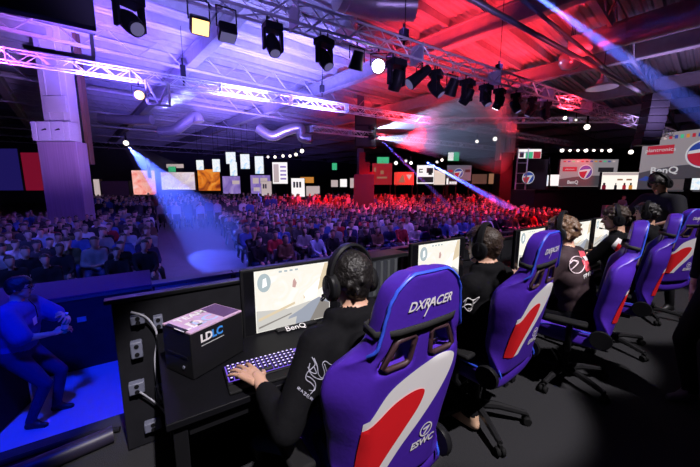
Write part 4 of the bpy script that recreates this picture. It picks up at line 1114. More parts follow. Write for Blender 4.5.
for k in range(9): quad('caption_mark', f, w, h, dz, .2 + .07 * k, .06, .25 + .07 * k, .14, WL)
panel('stand_sign', (166, 164, 184, 168), 36, WLD, 'narrow white sign strip above the pale pink screen', 'sign')
panel('stand_sign', (168, 166.5, 176, 172), 35.8, GREENL, 'little green sign under the narrow white sign strip', 'sign')
panel('display_screen', (197, 169, 221, 191), 38, FIRE, 'orange fiery picture screen under the hanging displays', 'screen', .3, None, True)
t, f, w, h, dz = panel('display_screen', (222, 176, 241, 194), 37, PUR, 'violet screen right of the fiery picture', 'screen', .3, None, True)
quad('caption_mark', f, w, h, dz, .55, .55, .95, .75, WLD)
t, f, w, h, dz = panel('display_screen', (250, 175, 271, 194), 37, PUR, 'second violet screen, behind the white kiosk board', 'screen', .3, None, True)
for a, b in ((.12, .42), (.5, .85)): quad('caption_mark', f, w, h, dz, a, .55, b, .85, WLD)
quad('caption_mark', f, w, h, dz, .15, .15, .45, .35, WLD)
for box, lab in (((196, 160, 204, 170), 'small hanging display, leftmost of the pale blue ones'), ((212, 159, 220.5, 172), 'second pale blue hanging display from the left'), ((225.5, 152, 236, 164), 'topmost pale blue hanging display'),
                 ((229.5, 162, 237.5, 176), 'pale blue hanging display right under the topmost one'), ((240, 154, 250, 169), 'pale blue hanging display between the topmost and the tall one'), ((254.5, 156, 264, 174), 'tall pale blue hanging display, rightmost of the group')):
    t, f, w, h, dz = panel('hanging_display', box, 33, LCD, lab, 'screen', .2, 'pale blue hanging displays')
    for s in (-1, 1): MB().cyl((s * w * .3, .1, h / 2), (s * w * .3, .1, h / 2 + 3.), .02, 5).build('hanger', DARKM, t)
t, f, w, h, dz = panel('info_board', (272, 162, 288, 184), 35, WL, 'tall white lit board with a pink column of text right of the hanging displays', 'sign', .25, None, True)
quad('text_block', f, w, h, dz, .08, .08, .42, .9, WLD); 
for k in range(4): quad('text_block', f, w, h, dz, .52, .2 + .18 * k, .9, .28 + .18 * k, PUR, -.018)
def boxed(box, d, m, lab, nm='kiosk', cat='kiosk', marks=0):
    t, f, w, h, dz = panel(nm, box, d, m, lab, cat, .4, None, True)
    for k in range(marks): quad('text_block', f, w, h, dz, .15 + .22 * k, .5, .3 + .22 * k, .8, GREYP)
    return t
boxed((261, 181, 272, 196), 34, WLD, 'white kiosk board left of the tall white lit board', marks=2)
boxed((291, 178, 305, 197), 34, WL, 'white kiosk board right of the tall white lit board', marks=3)
panel('stand_sign', (300, 177, 314, 183), 35, ORANGE, 'small orange panel beside the right white kiosk board', 'sign')
boxed((306, 186, 320, 196), 35, WLD, 'small white counter below the orange panel')
boxed((331, 180, 338, 187), 34, WLD, 'small white lit board left of the speaker mast'); boxed((340, 179, 347, 187), 34, WL, 'small bright board just left of the speaker mast'); boxed((350, 178, 356, 188), 33, WLD, 'narrow white board touching the speaker mast')
panel('exit_sign', (332, 163, 337, 170), 33, GREENL, 'green exit sign left of the speaker mast', 'sign')
panel('booth_wall', (100, 181, 130, 196), 31, mat('booth_wood', (.20, .12, .16), .6), 'brown panelled counter right of the striped column', 'counter', .4, None, True)
boxed((93, 179, 101, 196), 32, WLD, 'narrow white lit post beside the brown counter', 'light_post', 'lamp')
panel('light_post', (146, 158, 151, 178), 31, mat('post_white', (.55, .5, .6), .5), 'thin pale post standing left of the pink screen', 'post')
# middle
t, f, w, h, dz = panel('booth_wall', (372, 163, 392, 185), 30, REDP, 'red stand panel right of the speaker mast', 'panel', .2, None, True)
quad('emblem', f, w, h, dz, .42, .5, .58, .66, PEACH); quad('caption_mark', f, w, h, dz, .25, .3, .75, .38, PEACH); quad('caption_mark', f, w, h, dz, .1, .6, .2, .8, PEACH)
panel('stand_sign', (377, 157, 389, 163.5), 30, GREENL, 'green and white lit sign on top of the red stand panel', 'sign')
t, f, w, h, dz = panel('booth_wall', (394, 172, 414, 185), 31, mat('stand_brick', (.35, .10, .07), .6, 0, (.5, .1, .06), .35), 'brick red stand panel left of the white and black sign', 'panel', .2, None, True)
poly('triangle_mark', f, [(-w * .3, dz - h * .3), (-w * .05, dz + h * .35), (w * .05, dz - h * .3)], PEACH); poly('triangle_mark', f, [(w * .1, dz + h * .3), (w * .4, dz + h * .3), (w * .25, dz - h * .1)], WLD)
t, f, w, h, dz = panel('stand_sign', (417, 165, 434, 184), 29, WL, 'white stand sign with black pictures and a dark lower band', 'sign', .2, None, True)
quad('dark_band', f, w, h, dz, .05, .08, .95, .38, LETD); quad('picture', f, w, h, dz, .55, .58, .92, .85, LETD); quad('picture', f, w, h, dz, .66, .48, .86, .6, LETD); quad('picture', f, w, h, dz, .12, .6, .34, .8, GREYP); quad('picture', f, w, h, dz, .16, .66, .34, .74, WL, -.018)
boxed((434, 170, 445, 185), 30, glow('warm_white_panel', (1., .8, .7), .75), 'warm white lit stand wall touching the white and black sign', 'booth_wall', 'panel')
t, f, w, h, dz = panel('stand_sign', (448, 152, 459, 161), 29, GREENL, 'green and white hanging sign above the grey banner', 'sign'); quad('white_half', f, w, h, dz, .03, .05, .5, .95, WL)
def swirl(parent, cx, cz, r, y0, rim=LETW, y=-.02):
    """round emblem: white ring, blue crown, red lower left, white swoosh between"""
    n = 40
    def disc(rr, m, yy, nm, a0=0, a1=2 * PI):
        return poly(nm, parent, [(cx + rr * math.cos(a0 + (a1 - a0) * j / n), cz + rr * math.sin(a0 + (a1 - a0) * j / n)) for j in range(n + (a1 - a0 < 6))], m, yy)
    disc(r, rim, y, 'emblem_rim'); disc(r * .90, BANB, y - .004, 'emblem_blue')
    poly('emblem_red', parent, [(cx + r * .88 * math.cos(a), cz + r * .88 * math.sin(a)) for a in [math.radians(168) + math.radians(105) * j / 20 for j in range(21)]] + [(cx + r * .05, cz - r * .25), (cx + r * .30, cz + r * .12)], BANR, y - .008)
    poly('emblem_swoosh', parent, [(cx - r * .84, cz + r * .22), (cx - r * .2, cz + r * .34), (cx + r * .72, cz + r * .42), (cx + r * .55, cz + r * .1), (cx + r * .05, cz - r * .82), (cx - r * .14, cz - r * .84), (cx + r * .16, cz - r * .1), (cx + r * .22, cz + r * .14), (cx - r * .3, cz + r * .08), (cx - r * .88, cz + r * .02)], rim, y - .012)
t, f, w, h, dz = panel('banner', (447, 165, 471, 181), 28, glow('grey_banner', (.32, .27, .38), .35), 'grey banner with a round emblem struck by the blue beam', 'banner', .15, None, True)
swirl(f, -w * .02, dz, h * .30, 0); quad('red_mark', f, w, h, dz, .06, .55, .24, .7, BANR); quad('dark_mark', f, w, h, dz, .74, .55, .95, .72, LETD)
t, f, w, h, dz = panel('stand_sign', (446, 178, 457, 185), 27, LETD, 'small dark sign with white letters under the grey banner', 'sign', .1, None, True)
quad('letter_mark', f, w, h, dz, .05, .1, .22, .95, WL)
for k in range(4): quad('letter_mark', f, w, h, dz, .32 + .17 * k, .12, .44 + .17 * k, .5, WL)
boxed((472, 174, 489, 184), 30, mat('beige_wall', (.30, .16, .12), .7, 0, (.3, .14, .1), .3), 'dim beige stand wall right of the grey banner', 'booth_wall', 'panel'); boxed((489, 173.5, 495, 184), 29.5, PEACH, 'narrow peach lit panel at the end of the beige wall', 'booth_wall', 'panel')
# emblem on the dark tower board
t, f, w, h, dz = panel('banner', (518, 159, 546, 190), 24.6, mat('dark_board', (.035, .025, .028), .7), 'dark board with a small round emblem behind the truss tower', 'banner', .15, None, True)
swirl(f, -w * .12, dz - h * .1, h * .20, 0)
t, f, w, h, dz = panel('stand_sign', (518, 149, 541, 158.5), 24, WL, 'white hanging sign with green and red emblems above the dark board', 'sign')
quad('green_field', f, w, h, dz, .34, .02, .64, .7, GREENL); quad('red_field', f, w, h, dz, .66, .02, .97, .72, BANR); quad('dark_emblem', f, w, h, dz, .08, .1, .26, .7, GREYP)
boxed((541, 175, 548, 186), 27, LCD, 'small bright window left of the thin pole', 'window_panel', 'window'); boxed((550.5, 174.5, 560, 186), 27, WL, 'bright white window between the thin pole and the emblem banner', 'window_panel', 'window')
tag(MB().cyl(onz(549.5, 157, at(549, 157, 25).z), at(549.5, 200, 25), .05, 8).build('pole', DARKM, ang=180), 'thin dark pole between the two bright windows', 'pole')
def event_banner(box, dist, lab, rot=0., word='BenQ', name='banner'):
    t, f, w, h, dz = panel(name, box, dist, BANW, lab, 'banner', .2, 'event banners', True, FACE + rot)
    n = 20
    poly('dark_band', f, [(-w * .485, dz - h * .47), (w * .485, dz - h * .47)] + [(w * .485 - w * .97 * j / n, dz - h * .47 + h * (.30 + .10 * math.sin(PI * (.1 + .9 * j / n)) - .05 * j / n)) for j in range(n + 1)], BANG, -.018)
    fl = [BANR, BANB, GREENL, WLD, BANR, LETD, BANB, ORANGE, BANR, GREENL, BANB, WLD]
    for k in range(12): quad('flag', f, w, h, dz, .06 + .075 * k, .89, .105 + .075 * k, .94, fl[k], -.018)
    quad('red_box', f, w, h, dz, .06, .56, .30, .72, BANR, -.018)
    text('box_lettering', 'plantronics', h * .075, LETW, f, M.Translation(V((-w * .32, -.024, dz + h * .14))) @ UPRIGHT, extrude=.0005)
    swirl(f, -w * .05, dz + h * .04, h * .26, 0, LETW, -.022)
    quad('dark_box', f, w, h, dz, .66, .54, .92, .70, LETD, -.018)
    text('banner_lettering', word, h * .17, LETW, f, M.Translation(V((-w * .25, -.03, dz - h * .33))) @ UPRIGHT, extrude=.0005, bold=.01)
    text('banner_lettering', 'acer', h * .11, LETW, f, M.Translation(V((w * .30, -.03, dz - h * .33))) @ UPRIGHT, extrude=.0005) if False else None
    return t
event_banner((560, 159, 616, 187), 27, 'wide event banner with red, blue and white round emblem above the far stage')
# big banner at the right, turned towards the hall
pA, pB = at(640, 165, 21), at(735, 160, 17.5)
cx = (pA + pB) / 2; w = V((pB.x - pA.x, pB.y - pA.y, 0)).length; rotb = math.atan2(pB.y - pA.y, pB.x - pA.x)
zt, zb = at(648, 135, 21).z, at(640, 191, 21).z; h = zt - zb
t = thing('banner', (cx.x, cx.y, -1), 'very large event banner cut off by the right edge, behind the standing man', 'banner', rotb, 'event banners')
dz = (zt + zb) / 2 + 1
MB().box((0, .15, dz), (w, .3, h)).build('frame', BLACK, t, smooth=False)
for s in (-.45, 0, .45): MB().box((s * w, .2, (dz - h / 2) / 2), (.15, .15, dz - h / 2)).build('post', BLACK, t, smooth=False)
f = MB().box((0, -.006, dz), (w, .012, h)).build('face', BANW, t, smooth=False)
n = 20
poly('dark_band', f, [(-w * .5, dz - h * .5), (w * .5, dz - h * .5)] + [(w * .5 - w * j / n, dz - h * .5 + h * (.42 + .08 * math.sin(PI * .9 * j / n) - .12 * j / n)) for j in range(n + 1)], BANG, -.018)
fl = [BANR, LETD, WLD, BANR, BANB, GREENL, ORANGE, BANR, BANB, WLD, BANR, GREENL, BANB, LETD]
for k in range(14): quad('flag', f, w, h, dz, .12 + .062 * k, .885, .155 + .062 * k, .945, fl[k], -.018)
quad('red_box', f, w, h, dz, .07, .64, .38, .79, BANR, -.018)
text('box_lettering', 'plantronics', h * .09, LETW, f, M.Translation(V((-w * .275, -.024, dz + h * .215))) @ UPRIGHT, extrude=.0005)
swirl(f, w * .215, dz + h * .11, h * .23, 0, LETW, -.022)
text('banner_lettering', 'BenQ', h * .155, LETW, f, M.Translation(V((-w * .20, -.03, dz - h * .14))) @ UPRIGHT, extrude=.0005, bold=.012)
MB().prism([(-.3, 0), (.1, -.08), (.3, .12), (.05, .25)], -.02, -.018, 0, M.Translation(V((-w * .42, 0, dz - h * .3)))).build('blue_mark', BANB, f)
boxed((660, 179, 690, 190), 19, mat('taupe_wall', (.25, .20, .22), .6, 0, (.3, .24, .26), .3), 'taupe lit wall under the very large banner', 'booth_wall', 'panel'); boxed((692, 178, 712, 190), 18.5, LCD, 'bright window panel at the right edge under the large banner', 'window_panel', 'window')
# lit screen wall and dark far stage
t, f, w, h, dz = panel('display_screen', (602, 172, 645, 192), 23, glow('cream_screen', (1., .93, .84), 1.05), 'wide cream screen with small figures beside the standing man', 'screen', .2, None, True)
for k, (a, b, m) in enumerate(((.03, .12, REDD), (.30, .36, GREYP), (.48, .56, BANR), (.62, .70, ORANGE), (.82, .9, REDD))): quad('player_picture', f, w, h, dz, a, .08, b, .34, m, -.018); quad('player_head', f, w, h, dz, a + .02, .34, b - .02, .46, GREYP, -.019)
quad('top_strip', f, w, h, dz, .02, .84, .98, .97, WLD, -.018)
for a in (.35, .55): quad('text_block', f, w, h, dz, a, .58, a + .12, .66, PEACH, -.018)
c, w, h = framed(535, 191, 720, 214, 20)
t = thing('far_stage', (c.x, c.y, -1), 'long black fronted stage across the hall under the banners', 'stage', FACE)
MB().box((0, 1.5, 1.15), (w, 3, 2.3)).build('front', mat('far_stage_black', (.012, .012, .014), .7), t, bevel=.02)
MB().box((0, .0, 2.33), (w, .12, .06)).build('edge_rail', DARKM, t)
# row of lamps over the far stage
a, b = at(558, 152.5, 24), at(614, 147.5, 24)
t = thing('lamp_bar', (a + b) / 2, 'bar of small bright lamps above the emblem banner', 'lamp', math.atan2(b.y - a.y, b.x - a.x))
L = (b - a).length
MB().box((0, 0, .1), (L, .12, .1)).build('bar', FIXM, t)
SM = glow('small_lamp_light', (1., .9, .8), 3.)
for k in range(7): MB().ball(((k - 3) * L / 7, 0, -.03), (.09 if k % 3 else .13), 0, 10, 6).build('lamp', SM, t)
for k, (u, v, d, s) in enumerate(((631, 152, 22, .14), (565, 118, 20, .10), (587, 127, 20, .16), (576, 120, 21, .06), (396, 163, 30, .16), (411, 163, 30, .14), (406, 161, 30, .1), (268, 157, 33, .12), (275, 157, 33, .14), (283, 156, 33, .14), (290, 156, 33, .14), (296, 154.5, 33, .16), (302, 151, 33, .2), (126, 143, 22, .16), (495, 139, 26, .16), (477, 141.5, 26, .12), (442, 160, 29, .12), (437, 162, 29, .1))):
    pl = ['second stage truss', 'banner side']
    t = thing('small_lamp', at(u, v, d), 'small bright lamp hanging far back in the hall, %s of these counted from the left' % ordn[sorted([631, 565, 587, 576, 396, 411, 406, 268, 275, 283, 290, 296, 302, 126, 495, 477, 442, 437]).index(u)], 'lamp', 0, 'small lamps far back')
    MB().ball((0, 0, 0), s, 0, 10, 6).build('bulb', SM, t); MB().cyl((0, 0, s * .5), (0, 0, s + .5), s * .4, 8).build('holder', FIXM, t)
truss(at(430, 121, 21.5), at(640, 150, 21), .30, 'distant red lit truss behind the long row of fixtures')
t = thing('hanging_screen', at(653, 123, 15), 'dark line array speaker with red lit edge left of the blue beam', 'speaker', FACE)
t.name = 'hanging_line_array'
for k in range(7): MB().box((0, .02 * k * k * .3, 1.1 - .32 * k), (.85, .5, .30)).build('cabinet', FIXM, t, bevel=.02)

# ------------------------------------------------------------------ the crowd
rnd = random.Random(3)
def crowd_mesh(seed, standing=False, voxel=.036):
    r = random.Random(seed); caps = []
    A = lambda a, ra, c, rc, m: caps.append((V(a), ra, V(c), rc, m))
    hz = .95 if standing else .52; ln = r.uniform(-.05, .35) if not standing else .05
    u = V((r.uniform(-.06, .06), math.sin(ln), math.cos(ln))); H = V((0, 0, hz)); N = H + u * .52
    A(H - V((.08, 0, 0)), .13, H + V((.08, 0, 0)), .13, 2)
    for s in (-1, 1): A(H + V((.05 * s, 0, .1)), .12, H + u * .4 + V((.09 * s, 0, 0)), .11, 1)
    A(N + V((-.17, 0, -.05)), .07, N + V((.17, 0, -.05)), .07, 1)
    A(N, .055, N + V((0, .03, .1)), .05, 0)
    hc = N + V((r.uniform(-.03, .03), .05, .17)); d = V((r.uniform(-.3, .3), 1, r.uniform(-.35, .05))).normalized()
    A(hc + V((0, -.02, .015)), .088, hc + V((0, .01, .02)), .088, 0); A(hc + d * .03, .07, hc + d * .05 + V((0, 0, -.075)), .05, 0); A(hc + d * .1, .018, hc + d * .11 + V((0, 0, -.02)), .02, 0)
    A(hc + V((0, -.045, .05)), .085, hc + V((0, .0, .06)), .088, 4); A(hc + V((0, -.06, -.02)), .075, hc + V((0, -.05, -.03)), .075, 4)
    pose = r.choice((0, 0, 1, 1, 2))
    for s in (-1, 1):
        S = N + V((.185 * s, 0, -.06))
        if standing: T = H + V((.24 * s, .08, -.12))
        elif pose == 0: T = H + V((.10 * s, .40, .12))
        elif pose == 1: T = H + V((.05 * s, .30, .18))
        else: T = hc + d * .12 + V((.05 * s, .02, -.12)) if s > 0 else H + V((.05, .28, .2))
        el, wr = ik(S, T, .29, .26, V((.6 * s, -.3, -.7)))
        A(S, .065, el, .05, 1); A(el, .05, el + (wr - el) * .85, .042, 1); A(wr, .036, wr + (wr - el).normalized() * .09, .032, 0)
        hip = H + V((.1 * s, 0, -.02)); an = V(((.16 + r.uniform(-.04, .06)) * s, .40 + r.uniform(-.06, .08), .09)) if not standing else V((.12 * s, 0, .09))
        kn, an = ik(hip, an, .44, .44, V((0, 1, .4)))
        A(hip, .10, kn, .07, 2); A(kn, .068, an, .05, 2); A(an + V((0, -.02, -.045)), .042, an + V((0, .13, -.05)), .036, 3)
    return capmesh(caps, voxel, 2, 9)
CLOTH = [('black', (.018, .018, .022)), ('charcoal', (.05, .05, .055)), ('navy', (.025, .03, .09)), ('grey', (.22, .22, .24)), ('white', (.62, .60, .62)), ('dark red', (.30, .03, .04)), ('blue', (.06, .11, .35)), ('olive', (.10, .10, .05)), ('pale blue', (.30, .38, .55)), ('brown', (.13, .07, .045))]
CW = [26, 14, 16, 14, 9, 6, 8, 3, 5, 4]
CM = [mat('crowd_cloth_' + n.replace(' ', '_'), c, .8, var=.15) for n, c in CLOTH]
SK = [mat('crowd_skin', (.60, .40, .32), .55, var=.05), mat('crowd_skin_tan', (.42, .25, .18), .55, var=.05)]
HR_ = [HAIRB, HAIRD, HAIRC]
PANTS = [JEANS, BLKTROUSER, mat('grey_trousers', (.08, .08, .09), .8)]
base_m = [crowd_mesh(k) for k in range(9)]
std_m = [crowd_mesh(40 + k, True) for k in range(4)]
variants = {}
def crowd_variant(standing, shape, c, sk, hr, pt):
    key = (standing, shape, c, sk, hr, pt)
    if key not in variants:
        me = (std_m if standing else base_m)[shape].copy()
        for m in (SK[sk], CM[c], PANTS[pt], SHOEB, HR_[hr]): me.materials.append(m)
        me.polygons.foreach_set('use_smooth', [True] * len(me.polygons)); variants[key] = me
    return variants[key]
# seat grid: rows parallel to the stage
seats = []
def block(name, x0, x1, y0, rows, from_right=False, sx=.56, sy=.92, skip=.06):
    for r in range(rows):
        n = int((x1(r) - x0(r)) / sx)
        for k in range(n):
            x = (x1(r) - sx * (k + .5)) if from_right else (x0(r) + sx * (k + .5))
            if rnd.random() < skip: continue
            seats.append((name, r, k, x + rnd.uniform(-.07, .07), y0 + sy * r + rnd.uniform(-.08, .08)))
block('left block', lambda r: -12, lambda r: .25 + .02 * r, 8.6, 16, True)
block('centre block', lambda r: 2.3 + (.10 * r), lambda r: 20 + .8 * r, 8.3, 23)
block('right block', lambda r: 24 + .3 * r, lambda r: 38, 9.0, 9)
vis = []
for s in seats:
    u, v, d = proj((s[3], s[4], .25))
    f = False
    if d > 0 and -12 < u < 565 and 192 < v < 300:
        hid = (u > 240 and u < 400 and v > 250) or (410 < u < 470 and v > 238) or (u > 330 and u < 375 and v > 240) or (d > 22) or (470 < u < 565 and v > 222)
        f = not hid
        if (28 < u < 104 and 12.6 < d): f = False
    if d > 0 and -40 < u < 620: vis.append((d if f else d + 1000, s, u))
vis.sort(key=lambda q: q[0])
front, rest = [q for q in vis if q[0] < 1000][:292], []
chosen = set(id(q[1]) for q in front)
rest = [q for q in vis if id(q[1]) not in chosen]
colname = [c[0] for c in CLOTH]
hairname = ['black', 'dark', 'brown']
chair_proto = None
FC = mat('folding_chair_grey', (.10, .10, .12), .5)
for d, (bl, r, k, x, y), u in front:
    c = rnd.choices(range(10), CW)[0]; sk = int(rnd.random() < .3); hr = rnd.choice((0, 0, 1, 1, 2)); pt = rnd.randrange(3)
    me = crowd_variant(False, rnd.randrange(9), c, sk, hr, pt)
    o = bpy.data.objects.new('person', me); COL.objects.link(o); o.location = (x, y, -1)
    o.rotation_euler = (0, 0, PI + math.atan2(-(x - 2.5), y - 0) * .45 + rnd.uniform(-.2, .2)); sc = rnd.uniform(.94, 1.06); o.scale = (sc, sc, sc)
    tag(o, 'seated person in %s top, %s row of %s, %s from the aisle' % (colname[c], ordn[r], bl, ordn[k]), 'person', 'seated crowd')
    if r < 2 and d < 12:
        lab = 'grey audience chair, %s row of the %s, %s from the aisle' % (ordn[r], bl, ordn[k])
        if chair_proto is None:
            ch = thing('audience_chair', (x, y, -1), lab, 'chair', o.rotation_euler.z, 'audience chairs')
            MB().box((0, .03, .40), (.42, .42, .03)).build('seat', FC, ch, bevel=.01); MB().box((0, -.20, .66), (.42, .03, .34)).build('backrest', FC, ch, bevel=.01)
            for sx in (-1, 1):
                MB().tube([(.2 * sx, -.2, .80), (.2 * sx, -.19, .40), (.2 * sx, -.25, 0)], .012, 6).build('leg', DARKM, ch); MB().tube([(.2 * sx, .22, .40), (.2 * sx, .24, 0)], .012, 6).build('leg', DARKM, ch)
            chair_proto = ch
        else:
            ch = copy_tree(chair_proto); ch.location = (x, y, -1); ch.rotation_euler = (0, 0, o.rotation_euler.z); ch['label'] = lab
# the remaining, smaller part of the crowd is one mass
lowres = [crowd_mesh(70 + k, False, .075) for k in range(4)] + [crowd_mesh(80 + k, True, .075) for k in range(2)]
la = [(me_arrays(m)[0], [tuple(p.vertices) for p in m.polygons], [p.material_index for p in m.polygons]) for m in lowres]
mass_v, mass_f, mass_m, nb = [], [], [], 0
mats_mass = [SK[0], SK[1]] + CM + PANTS + [SHOEB] + HR_
def put(x, y, standing):
    global nb
    co, fc, mi = la[rnd.randrange(4) if not standing else 4 + rnd.randrange(2)]
    a = PI + rnd.uniform(-.4, .4); ca, sa = math.cos(a), math.sin(a); s = rnd.uniform(.92, 1.08)
    w = np.empty_like(co); w[:, 0] = (co[:, 0] * ca - co[:, 1] * sa) * s + x; w[:, 1] = (co[:, 0] * sa + co[:, 1] * ca) * s + y; w[:, 2] = co[:, 2] * s - 1
    mass_v.append(w); mass_f.extend([tuple(i + nb for i in f) for f in fc])
    t = (int(rnd.random() < .3), 2 + rnd.choices(range(10), CW)[0], 12 + rnd.randrange(3), 15, 16 + rnd.randrange(3))
    mass_m.extend([t[i] for i in mi]); nb += len(co)
cl_ = at(62, 185, 15.1)
for d, (bl, r, k, x, y), u in rest:
    if (V((x - cl_.x, y - cl_.y, 0))).length > 1.5: put(x, y, False)
for k in range(420):
    dd = rnd.uniform(23, 34); uu = rnd.uniform(85, 560); p = at(uu, 195, dd)
    if proj((p.x, p.y, 0))[2] > 0 and p.y > 22 + .0 * p.x or (p.y > 15 and uu > 380 and dd > 26): put(p.x, p.y, True)
for k in range(70):
    p = at(rnd.uniform(98, 250), 205, rnd.uniform(17.5, 23)); put(p.x, p.y, True)
me = bpy.data.meshes.new('crowd'); me.from_pydata(np.concatenate(mass_v).tolist(), [], mass_f)
for m in mats_mass: me.materials.append(m)
me.polygons.foreach_set('material_index', mass_m)
tag(link('spectator_crowd', me, ang=180), 'dense mass of spectators filling the back rows of the hall', 'crowd', None, 'stuff')
# caster sitting on the far stage
q = at(620, 205, 18.4)
tag(MB().box((0, .1, .36), (1.3, .6, .72)).build('caster_desk', mat('desk_pale', (.5, .45, .5), .5), None, True, .02, (q.x - .2, q.y, -.1), FACE), 'small pale desk in front of the seated person in white across the hall', 'desk')
cm = crowd_variant(False, 2, 4, 0, 1, 1)
o = bpy.data.objects.new('person', cm); COL.objects.link(o); o.location = at(620, 205, 19) ; o.location.z = at(620, 196, 19).z - 1.25; o.rotation_euler = (0, 0, FACE + PI)
tag(o, 'seated person in white at the small desk across the hall', 'person')
bpy.data.objects['caster_desk'].location.z = o.location.z - .0

# ------------------------------------------------------------------ haze shafts
def haze(name, dens, col=(1, 1, 1), aniso=.2):
    m = bpy.data.materials.new(name); m.use_nodes = True; nt = m.node_tree
    nt.nodes.remove(nt.nodes['Principled BSDF'])
    v = nt.nodes.new('ShaderNodeVolumeScatter'); v.inputs['Color'].default_value = (*col, 1); v.inputs['Density'].default_value = dens; v.inputs['Anisotropy'].default_value = aniso
    nt.links.new(v.outputs['Volume'], nt.nodes['Material Output'].inputs['Volume'])
    return m
def shaft(p, q, r0, r1, col, power, dens, label, blend=.35):
    p, q = V(p), V(q); L = (q - p).length
    T = M.Translation(p) @ (q - p).to_track_quat('Z', 'Y').to_matrix().to_4x4()
    me = MB().lathe([(r0, 0), (r1, L)], 24).mesh('haze'); me.transform(M.Identity(4)); me.materials.append(haze('haze_%d' % len(bpy.data.materials), dens))
    o = link('haze_shaft', me); o.matrix_world = T
    tag(o, label, 'haze', None, 'stuff')
    ang = 2 * math.degrees(math.atan(r1 * .92 / L))
    spot('beam_light', p + (q - p).normalized() * .06, q, power, col, max(ang, 1.2), blend, .03)
BL = (.06, .10, 1.0)
shaft(at(424, 160.5, 24), onz(557, 234, -1), .12, .34, BL, 420000, .45, 'narrow bright blue light beam slanting across the red lit rows')
shaft(at(378, 137, 23), onz(470, 226, -1), .06, .22, (.10, .08, .9), 60000, .2, 'dimmer violet blue beam falling left of the bright blue one')
shaft(at(516, -18, 8.6), at(730, 132, 6.6), .10, .24, (.10, .16, 1.0), 42000, .35, 'wide blue light beam crossing the roof at upper right')
shaft(at(128, 146, 19), onz(236, 262, -1), .25, 1.5, (.07, .12, 1.0), 60000, .06, 'broad blue haze shaft falling on the open floor left of the centre rows')
shaft(at(255, 185, 16), onz(292, 272, -1), .05, .2, (.12, .08, .9), 8000, .2, 'thin violet beam falling on the front row of the centre block')
shaft(lamp_pts[0], at(500, 108, 17), .25, 1.5, (.45, .55, 1.0), 11000, .2, 'pale haze cone from the upper lamp of the speaker mast')
shaft(lamp_pts[1], at(505, 146, 16), .25, 1.4, (.45, .55, 1.0), 9000, .2, 'pale haze cone from the lower lamp of the speaker mast')
shaft(at(158, 110, 13.6), at(192, 92, 13), .06, .34, (.6, .75, 1.0), 1500, .4, 'short white haze cone from the little lamp frame')
shaft(at(126, 144, 22), at(168, 178, 28), .15, 1.6, (.12, .18, 1.0), 12000, .08, 'blue haze over the pink screen at left')

# ------------------------------------------------------------------ light
# show light on the players: unseen spots, cone edge standing in for the floor shadow
for x, p in ((.5, 2300), (2.05, 2100), (3.45, 1900), (4.85, 1800), (6.25, 1500)):
    spot('stage_key', (x, -2.2, 6.0), (x, -2.2 + 6.0 * math.tan(math.radians(33.6)), 0), p, (1., .93, .95), 17.6, .28, .06, True)
# blue wash over the pit and the left crowd
spot('pit_wash', (-.9, 1.6, 5.0), (-1.3, 4.8, -1), 2700, (.003, .025, 1.), 46, .6, .3)
spot('left_wash', (-3.5, 5.6, 4.4), (-1.5, 9.5, -.5), 1100, (.07, .13, 1.), 70, .7, .3)
spot('left_wash', (-6, 8, 5.4), (-4, 14, 0), 1500, (.10, .08, .8), 90, .8, .5)
# hall: violet from the rig, red at the back
for x, y, p, c in ((5, 9, 1700, (.30, .16, 1.)), (11, 9, 1700, (.32, .14, .9)), (6, 17, 1900, (.35, .15, .9)), (14, 16, 2200, (.6, .12, .5)), (20, 12, 2000, (.8, .1, .3))):
    spot('hall_wash', (x, y - 3, 6.2), (x, y + 1.5, -1), p, c, 76, .8, .4)
for x, y in ((12, 24), (17, 21), (24, 17), (30, 14), (22, 24), (14, 18), (17, 10)):
    spot('red_wash', (x + 1, y - 3.5, 5.2), (x, y, -.5), 6500, (1., .02, .04), 70, .6, .3)
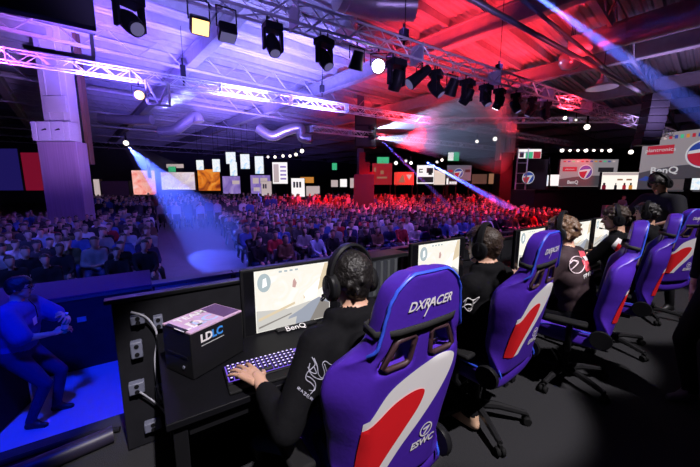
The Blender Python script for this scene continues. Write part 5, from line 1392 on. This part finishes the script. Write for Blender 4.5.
# uplight on the roof
for x, y, tx, ty, p, c in ((-1, 14, 1, 19, 14000, (.16, .10, 1.)), (3.5, 14, 5, 19, 15000, (.17, .15, 1.)), (1.8, 8.2, 3.2, 12, 6000, (.28, .26, 1.)), (7, 14, 8, 16, 12000, (.22, .18, 1.)), (5, 22, 7, 28, 9000, (.25, .15, 1.)),
                           (-4, 14, -3, 15, 5000, (.45, .08, .9))):
    spot('roof_blue', (x, y - .9, 4.0), (tx, ty, CZ), p, c, 82, .9, .5)
for x, y, tx, ty, p in ((9.5, 8, 12, 10.5, 4000), (12, 12, 14, 15, 4000), (13, 5.6, 14, 8, 4000), (16, 9, 17, 11, 2800), (15, 19, 17, 23, 3500)):
    spot('roof_red', (x, y, 4.2), (tx, ty, CZ), p, (1., .028, .05), 84, .9, .5)
spot('column_fill', at(95, 150, 9.5), at(58, 92, 14.6), 2600, (.5, .3, 1.), 70, .8, .3)  # added fill that brightens the left column and its cabinets
spot('far_wash', (22, 12, 7), (30, 10, 1), 1500, (.5, .35, .8), 80, .9, .5)

for x, c in ((0., (.35, .25, 1.)), (5., (.5, .35, 1.)), (11., (1., .15, .3))):  # added fills from below, only there to brighten the trusses
    spot('truss_fill', (x, 2.5, 3.2), (x + 1, 6.2, 4.9), 190, c, 80, .8, .2)
for x, c in ((-3., (.35, .2, 1.)), (4., (.5, .45, 1.)), (11., (.9, .3, .7))):
    spot('truss_fill', (x, 9.5, 2.8), (x + 1, 14.3, 5.6), 420, c, 70, .8, .2)
spot('roof_fill', (19, 4, 4.2), (22, 7, CZ), 1500, (.36, .24, .6), 120, .9, .5)  # added dim fill, stands in for violet haze under the right roof
spot('roof_fill', (8, 24, 4.2), (8, 32, CZ), 2000, (.30, .24, .6), 120, .9, .5)  # added dim fill lifting the far end of the roof

# ------------------------------------------------------------------ camera and output look
cam = bpy.data.cameras.new('camera'); cam.sensor_width = 36; cam.lens = FPX * 36 / 700; cam.clip_start = .02; cam.clip_end = 500
co = bpy.data.objects.new('camera', cam); COL.objects.link(co); co.location = CAM
fwd = FW * math.cos(TH) + V((0, 0, -math.sin(TH)))
co.rotation_euler = fwd.to_track_quat('-Z', 'Y').to_euler()
SC.camera = co
w = bpy.data.worlds.new('world'); SC.world = w; w.use_nodes = True
w.node_tree.nodes['Background'].inputs[0].default_value = (.25, .2, .6, 1)
w.node_tree.nodes['Background'].inputs[1].default_value = .012
vs = SC.view_settings; vs.view_transform = 'Standard'; vs.look = 'None'; vs.gamma = 1; vs.exposure = 0; vs.use_curve_mapping = False
SC.render.film_transparent = False
